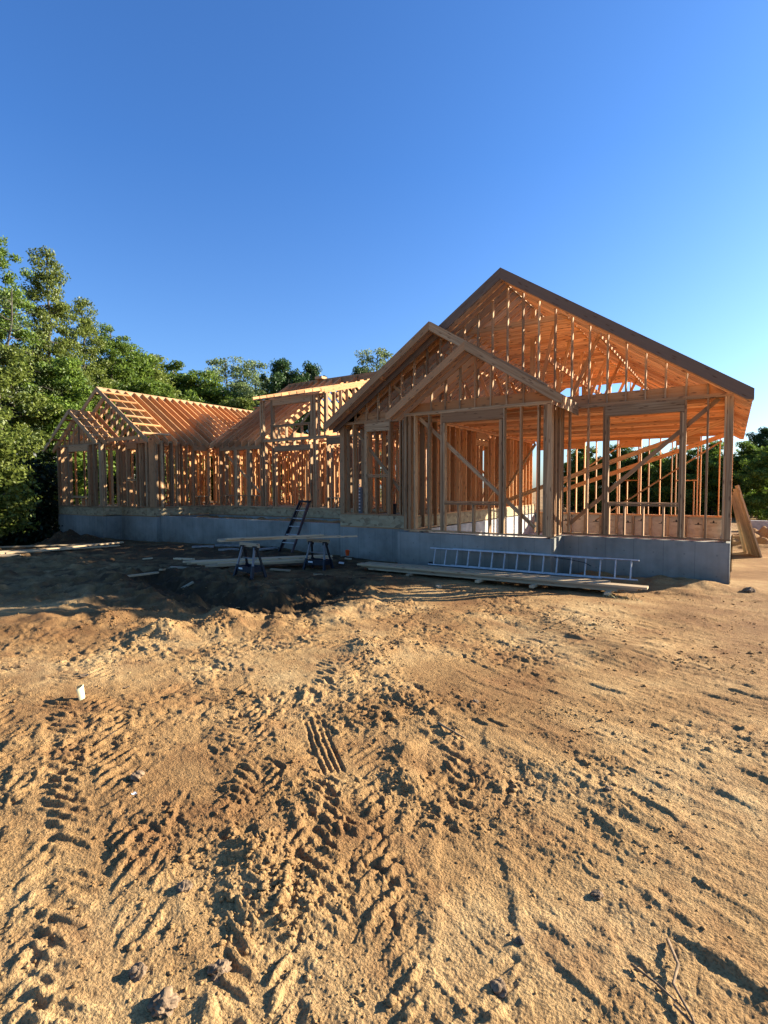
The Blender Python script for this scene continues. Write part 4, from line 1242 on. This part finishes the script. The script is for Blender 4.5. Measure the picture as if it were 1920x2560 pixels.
stick([(-1.95, -9.55, .015), (-1.84, -9.6, .018), (-1.68, -9.62, .012)], .011, 'stick', 'short dark stick lying right of the dark clods')
rt = stick([(-.17, -10.86, .01), (-.12, -11.0, .03), (-.13, -11.1, .02), (-.06, -11.22, .03), (.0, -11.36, .01)], .007, 'stickpale', 'pale forked root at the bottom right corner', name='root')
for q in (((-.28, -11.08), (-.18, -11.13), (-.08, -11.19)), ((-.12, -11.19), (-.05, -11.24), (-.02, -11.3))):
    P = [Vector((x, y, gz(x, y)+.018)) for x, y in q]; c = rt.location
    put('root_fork', B().tube([p-c for p in P], [.005, .0045, .003], 6), M['stickpale'], rt, smooth=True)
stick([(-2.1, -5.6, .01), (-1.95, -5.55, .08), (-1.8, -5.45, .14)], .006, 'stick', 'thin twig sticking up in the yard right of centre')
stick([(-4.0, -11.25, .0), (-3.93, -11.22, .05), (-3.86, -11.15, .12)], .005, 'stickpale', 'thin pale stalk standing left of the tyre track')
# weeds by the end of the pile
mb = B()
for i in range(70):
    x = -1.62+random.gauss(0, .14); y = -2.75+random.gauss(0, .10); g = gz(x, y); a = random.uniform(0, 6.28); l = random.uniform(.05, .13)
    dx, dy = math.cos(a)*l, math.sin(a)*l; wv = Vector((-math.sin(a), math.cos(a), 0))*.006
    mb.quad([Vector((x, y, g))-wv, Vector((x, y, g))+wv, Vector((x+dx, y+dy, g+l*.7))+wv*.2, Vector((x+dx, y+dy, g+l*.7))-wv*.2])
o = put('dry_weed', mb, M['grassy']); tag(o, 'dry tuft of weeds by the right end of the long board pile', 'weed')


# loose clods: too many to count
def clods():
    rg = np.random.default_rng(5)
    import bmesh
    bm = bmesh.new(); bmesh.ops.create_icosphere(bm, subdivisions=1, radius=1)
    bm.verts.ensure_lookup_table(); bv = np.array([v.co[:] for v in bm.verts]); bf = np.array([[v.index for v in f.verts] for f in bm.faces]); bm.free()
    pts = []
    for (tp, hw, pitch, dep) in TRACKS:
        for (x0, y0), (x1, y1) in zip(tp, tp[1:]):
            L = math.hypot(x1-x0, y1-y0); nn = int(L*230*dep)
            s = rg.uniform(0, 1, nn); sgn = rg.choice([-1, 1], nn); off = sgn*(hw*1.1+rg.normal(0, .07, nn))
            px = x0+(x1-x0)*s - (y1-y0)/L*off; py = y0+(y1-y0)*s + (x1-x0)/L*off
            pts += [(a, b, rg.uniform(.0025, .009)*(1+1.4*(rg.random() < .05))) for a, b in zip(px, py)]
    for mx, my, r, h in MOUNDS:
        if my < -1.2 and my > -12:
            nn = int(60+900*r*r)
            pts += [(mx+rg.normal(0, r*.8), my+rg.normal(0, r*.8), rg.uniform(.005, .020)) for _ in range(min(nn, 260))]
    cx = CAM.x; cy = CAM.y
    for _ in range(6500):
        a = math.pi/2+yaw+rad(rg.uniform(-40, 40)); r = 1.8*math.exp(rg.uniform(0, 2.0))
        x, y = cx+r*math.cos(a), cy+r*math.sin(a)
        pts.append((x, y, rg.uniform(.002, .0075)*(1+.16*r)*(1+1.5*(rg.random() < .03))))
    pts = [p for p in pts if p[1] < -1.3]
    P = np.array(pts)
    dens = np.clip(.35+1.2*fbm(P[:, 0], P[:, 1], .9, 2, 27), .05, 1)
    P = P[rg.random(len(P)) < dens]
    z = ground(P[:, 0], P[:, 1])
    n = len(P); nv = len(bv)
    jit = 1+rg.normal(0, .30, (n, nv, 1))
    sc = P[:, 2][:, None, None]*np.stack([rg.uniform(.8, 1.5, n), rg.uniform(.7, 1.2, n), rg.uniform(.3, .75, n)], 1)[:, None, :]
    th = rg.uniform(0, 6.28, n); c, s = np.cos(th), np.sin(th)
    V = bv[None]*jit*sc
    X = V[..., 0]*c[:, None]-V[..., 1]*s[:, None]; Y = V[..., 0]*s[:, None]+V[..., 1]*c[:, None]
    V = np.stack([X+P[:, 0][:, None], Y+P[:, 1][:, None], V[..., 2]+(z+P[:, 2]*.25)[:, None]], -1).reshape(-1, 3)
    F = (bf[None]+np.arange(n)[:, None, None]*nv).reshape(-1, 3)
    fast_mesh('dirt_clods', V, F, M['clod'])['kind'] = 'stuff'


def fast_mesh(name, V, F, mat, link=True, smooth=False):
    me = bpy.data.meshes.new(name); k = F.shape[1]
    me.vertices.add(len(V)); me.vertices.foreach_set('co', np.ascontiguousarray(V, dtype=np.float32).ravel())
    me.loops.add(F.size); me.loops.foreach_set('vertex_index', np.ascontiguousarray(F, dtype=np.int32).ravel())
    me.polygons.add(len(F)); me.polygons.foreach_set('loop_start', (np.arange(len(F))*k).astype(np.int32))
    if smooth:
        me.polygons.foreach_set('use_smooth', np.ones(len(F), bool))
    me.update(calc_edges=True); me.materials.append(mat)
    if not link:
        return me
    o = bpy.data.objects.new(name, me); COL.objects.link(o)
    return o


clods()

# ------------------------------------------------------------------ trees
def leaves(centres, radii, per, size, rg, flat=.55):
    """small leaf faces spread round cluster centres"""
    C = np.repeat(np.array(centres), per, 0); Rr = np.repeat(np.array(radii), per)
    n = len(C)
    d = rg.normal(0, 1, (n, 3)); d /= np.linalg.norm(d, axis=1)[:, None]
    rr = rg.random(n)**.5
    P = C+d*(rr*Rr)[:, None]*np.array([1.12, 1.12, .6])
    nrm = rg.normal(0, 1, (n, 3))+np.array([0, 0, flat])+d*.5; nrm /= np.linalg.norm(nrm, axis=1)[:, None]
    t = np.cross(nrm, rg.normal(0, 1, (n, 3))); t /= np.linalg.norm(t, axis=1)[:, None]
    b = np.cross(nrm, t)
    s = size*rg.uniform(.6, 1.35, n)[:, None]
    V = np.stack([P-t*s, P+b*s*.52+nrm*s*.12, P+t*s, P-b*s*.52+nrm*s*.12], 1).reshape(-1, 3)
    F = np.arange(4*n).reshape(-1, 4)
    return V, F


def tree_meshes(seed, H, spread, base, nl, per, size, rclu, dens=1.0, lean=0, shape='oval'):
    rg = np.random.default_rng(seed)
    mb = B()
    pts = [Vector((0, 0, -.3))]; n = 8
    for i in range(1, n+1):
        f = i/n; pts.append(Vector((lean*f*f*H*.1+rg.normal(0, .012*H)*f, rg.normal(0, .012*H)*f, H*.93*f)))
    r0_ = .011*H+.05
    mb.tube(pts, [r0_*(1-.88*i/n) for i in range(n+1)], 8)
    cen, rad_ = [], []

    def trunk_at(z):
        f = np.clip(z/(H*.93)*n, 0, n-.001); i = int(f); return pts[i].lerp(pts[i+1], f-i)
    for k in range(nl):
        f = (k+rg.random())/nl; z = H*(base+(.97-base)*f)
        if shape == 'oval':
            wd = math.sin(math.pi*min(1, .18+.82*f)**.8)**.7
        elif shape == 'spire':
            wd = (.62+.55*math.sin(math.pi*min(1, f*1.05)))*(1-.3*f**3)*(1.25 if k % 5 == 0 else .9)
        elif shape == 'tall':
            wd = .45+.6*math.sin(math.pi*f)
        else:
            wd = 1-.72*f
        L = spread*wd*rg.uniform(.55, 1.1)+.2
        a = k*2.4+rg.normal(0, .5); up = rg.uniform(.15, .75)*(1-.3*f)+(.3 if shape == 'spire' else 0)
        p0 = trunk_at(z*.93); dirv = Vector((math.cos(a), math.sin(a), up)).normalized()
        q = [p0]; m_ = 4
        for i in range(1, m_+1):
            q.append(p0+dirv*(L*i/m_)+Vector((rg.normal(0, .05*L), rg.normal(0, .05*L), rg.normal(0, .05*L)-.03*L*i*i/m_)))
        rb = max(.012, r0_*.38*(1-f*.7)); mb.tube(q, [rb*(1-.8*i/m_) for i in range(m_+1)], 5, False)
        nc = max(2, int(3*L/rclu*dens*.55))
        for c in range(nc):
            g = rg.uniform(.3, 1.08); i = min(m_-1, int(g*m_)); p = q[i].lerp(q[i+1], min(1.3, g*m_-i))
            o = rg.normal(0, .42*rclu, 3)
            cen.append((p.x+o[0], p.y+o[1], p.z+o[2]+.1)); rad_.append(rclu*rg.uniform(.55, 1.25))
    V, F = leaves(cen, rad_, per, size, rg)
    return mb, V, F


TREE = {}
def tree_kind(key, leaf, *a, **k):
    mb, V, F = tree_meshes(*a, **k)
    tm = mb.mesh('trunk', M['bark'], smooth=True)
    cm = fast_mesh('crown', V, F, M[leaf], False)
    TREE[key] = (tm, cm, a[1])


tree_kind('tall_a', 'leaf', 1, 15, 1.7, .2, 52, 150, .07, .46, shape='tall')
tree_kind('tall_b', 'leaf_y', 12, 14, 1.75, .22, 50, 150, .07, .46, lean=.5, shape='oval')
tree_kind('bushy_a', 'leaf', 3, 10, 2.6, .06, 60, 150, .075, .46)
tree_kind('bushy_b', 'leaf_y', 4, 9, 2.5, .05, 56, 150, .075, .45)
tree_kind('dark', 'leaf_d', 5, 12, 3.6, .12, 56, 230, .10, .75)
tree_kind('airy', 'leaf_g', 6, 14, 3.4, .3, 38, 110, .09, .6, dens=.85)
tree_kind('shrub', 'leaf_y', 7, 4.2, 1.7, .04, 34, 130, .065, .45)
tree_kind('edge', 'leaf', 8, 6.5, 2.4, .03, 52, 170, .08, .45)
tree_kind('grey', 'leaf_g', 9, 15, 1.9, .12, 46, 30, .06, .6, dens=.8, shape='tall')


def plant_tree(key, x, y, h, rz, label, group, cat='tree', sxy=1.0, name='tree', zoff=0):
    tm, cm, H = TREE[key]; s = h/H
    z = gz(x, y, False) if math.hypot(x, y) < 60 else gz(x, y, False)
    t = empty(name, (x, y, z+zoff), label, cat, rz, group)
    t.scale = (s*sxy, s*sxy, s)
    put('trunk', tm, M['bark'], t); put('crown', cm, M['leaf'], t)
    return t


def at(u, dist):
    a = math.atan2(u-960, 1331.0); d_ = Vector((math.cos(yaw)*math.sin(a)-math.sin(yaw)*math.cos(a), math.sin(yaw)*math.sin(a)+math.cos(yaw)*math.cos(a)))
    return CAM.x+d_.x*dist, CAM.y+d_.y*dist


def hgt(u, v, dist):
    a = math.atan2(u-960, 1331.0); zc = dist*math.cos(a)
    return (1217-v)/1331*zc*1.0+1.176


gW = 'trees at the edge of the wood left of the house'
gB = 'trees behind the house'
gE = 'trees beyond the yard right of the house'
for key, u, v, dist, rz, sx, lab, grp in (
    ('tall_a', 2, 575, 36, .3, .8, 'tall tree at the far left edge with a grey lower crown', gW),
    ('tall_b', 128, 598, 37, 1.9, .74, 'tallest narrow tree left of the house with a pale top', gW),
    ('grey', 40, 700, 34, .9, 1.0, 'sparse grey tree between the two tallest trees', gW),
    ('tall_b', 235, 735, 40, 4.1, .8, 'second tall tree stepping down towards the roof', gW),
    ('tall_a', 290, 800, 42, 2.8, .9, 'leaning tree right of the second tall tree', gW),
    ('bushy_b', 15, 850, 33, 2.2, 1.0, 'broad yellowish tree in front of the tall trees at far left', gW),
    ('bushy_a', 165, 880, 35, .4, 1.0, 'bushy tree right behind the little left gable', gW),
    ('bushy_a', 330, 850, 44, 3.3, 1.2, 'bright green bushy tree above the left wing ridge', gW),
    ('bushy_b', 385, 880, 48, 1.1, 1.0, 'yellow green tree at the right end of the wood', gW),
    ('shrub', -35, 1035, 24, .5, 1.0, 'sunlit yellow shrub at the left edge', 'shrubs under the wood'),
    ('bushy_a', 440, 900, 55, 5.0, 1.25, 'round green tree behind the left wing ridge', gB),
    ('bushy_a', 505, 915, 54, .8, 1.2, 'lower green tree behind the middle of the left wing', gB),
    ('airy', 575, 880, 60, 1.3, 1.1, 'airy grey green tree with sky showing through', gB),
    ('airy', 640, 893, 62, 3.7, 1.0, 'thin pale tree right of the airy one', gB),
    ('bushy_b', 600, 985, 50, 2.0, 1.1, 'yellow green bush tree in front of the airy ones', gB),
    ('dark', 715, 885, 52, .2, .62, 'dark oak behind the dormer ridge', gB),
    ('dark', 775, 895, 53, 2.9, .55, 'dark oak crown right of the first dark oak', gB),
    ('airy', 940, 862, 58, 4.4, .9, 'light topped tree peeping over the middle gable', gB),
    ('dark', 905, 905, 60, 1.0, .6, 'low dark tree left of the light topped tree', gB),
    ('dark', 1905, 1065, 52, 2.2, .9, 'dark tree standing highest at the right edge', gE),
    ('edge', 1865, 1110, 43, .7, 1.0, 'bright green tree right beside the frame corner', gE),
    ('edge', 1780, 1110, 43, 3.0, 1.1, 'green tree seen through the right end of the garage', gE),
    ('edge', 1700, 1125, 42, 1.6, 1.1, 'green tree seen through the middle of the right window opening', gE),
    ('edge', 1620, 1120, 44, 4.6, 1.1, 'green tree seen through the left of the right window opening', gE),
    ('edge', 1545, 1115, 45, 5.6, 1.0, 'green tree seen below the garage ceiling', gE),
    ('edge', 1460, 1120, 44, 2.5, 1.1, 'green tree seen just right of the bump-out corner', gE),
    ('edge', 1925, 1120, 40, 5.1, 1.0, 'leafy tree at the right border above the block wall', gE)):
    x, y = at(u, dist)
    h = hgt(u, v, dist)-gz(x, y, False)
    plant_tree(key, x, y, h*1.03, rz, lab, grp, 'shrub' if key == 'shrub' else 'tree', sx, 'shrub' if key == 'shrub' else 'tree')


# the mass of the wood and undergrowth that no one could count
def mass(name, spots, leaf, per, size, seed):
    rg = np.random.default_rng(seed); cen, rd = [], []
    for (u0, u1, d0, d1, v0a, v0b, n) in spots:
        for _ in range(n):
            f = rg.random(); u = u0+(u1-u0)*f; dd = rg.uniform(d0, d1); x, y = at(u, dd); g = gz(x, y, False)
            top = hgt(u, v0a+(v0b-v0a)*f, dd)
            z = g+(top-g)*rg.random()**.9
            cen.append((x, y, z)); rd.append(rg.uniform(.6, 1.3))
    V, F = leaves(cen, rd, per, size, rg)
    o = fast_mesh(name, V, F, M[leaf]); o['kind'] = 'stuff'
    return o


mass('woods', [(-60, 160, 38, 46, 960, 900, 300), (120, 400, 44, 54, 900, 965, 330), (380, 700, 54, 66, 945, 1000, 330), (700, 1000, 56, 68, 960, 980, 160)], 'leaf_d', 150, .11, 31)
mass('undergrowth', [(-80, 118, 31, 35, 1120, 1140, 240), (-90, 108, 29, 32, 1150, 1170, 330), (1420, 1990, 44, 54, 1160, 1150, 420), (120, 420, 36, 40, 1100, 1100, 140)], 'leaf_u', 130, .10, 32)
x0, y0 = at(1875, 30); x1, y1 = at(1990, 30)
t = put('block_wall', B().beam((x0-.2, y0, -.72), (x1, y1, -.72), .25, .55), M['block']); tag(t, 'low pale block wall at the right edge in front of the trees', 'wall')
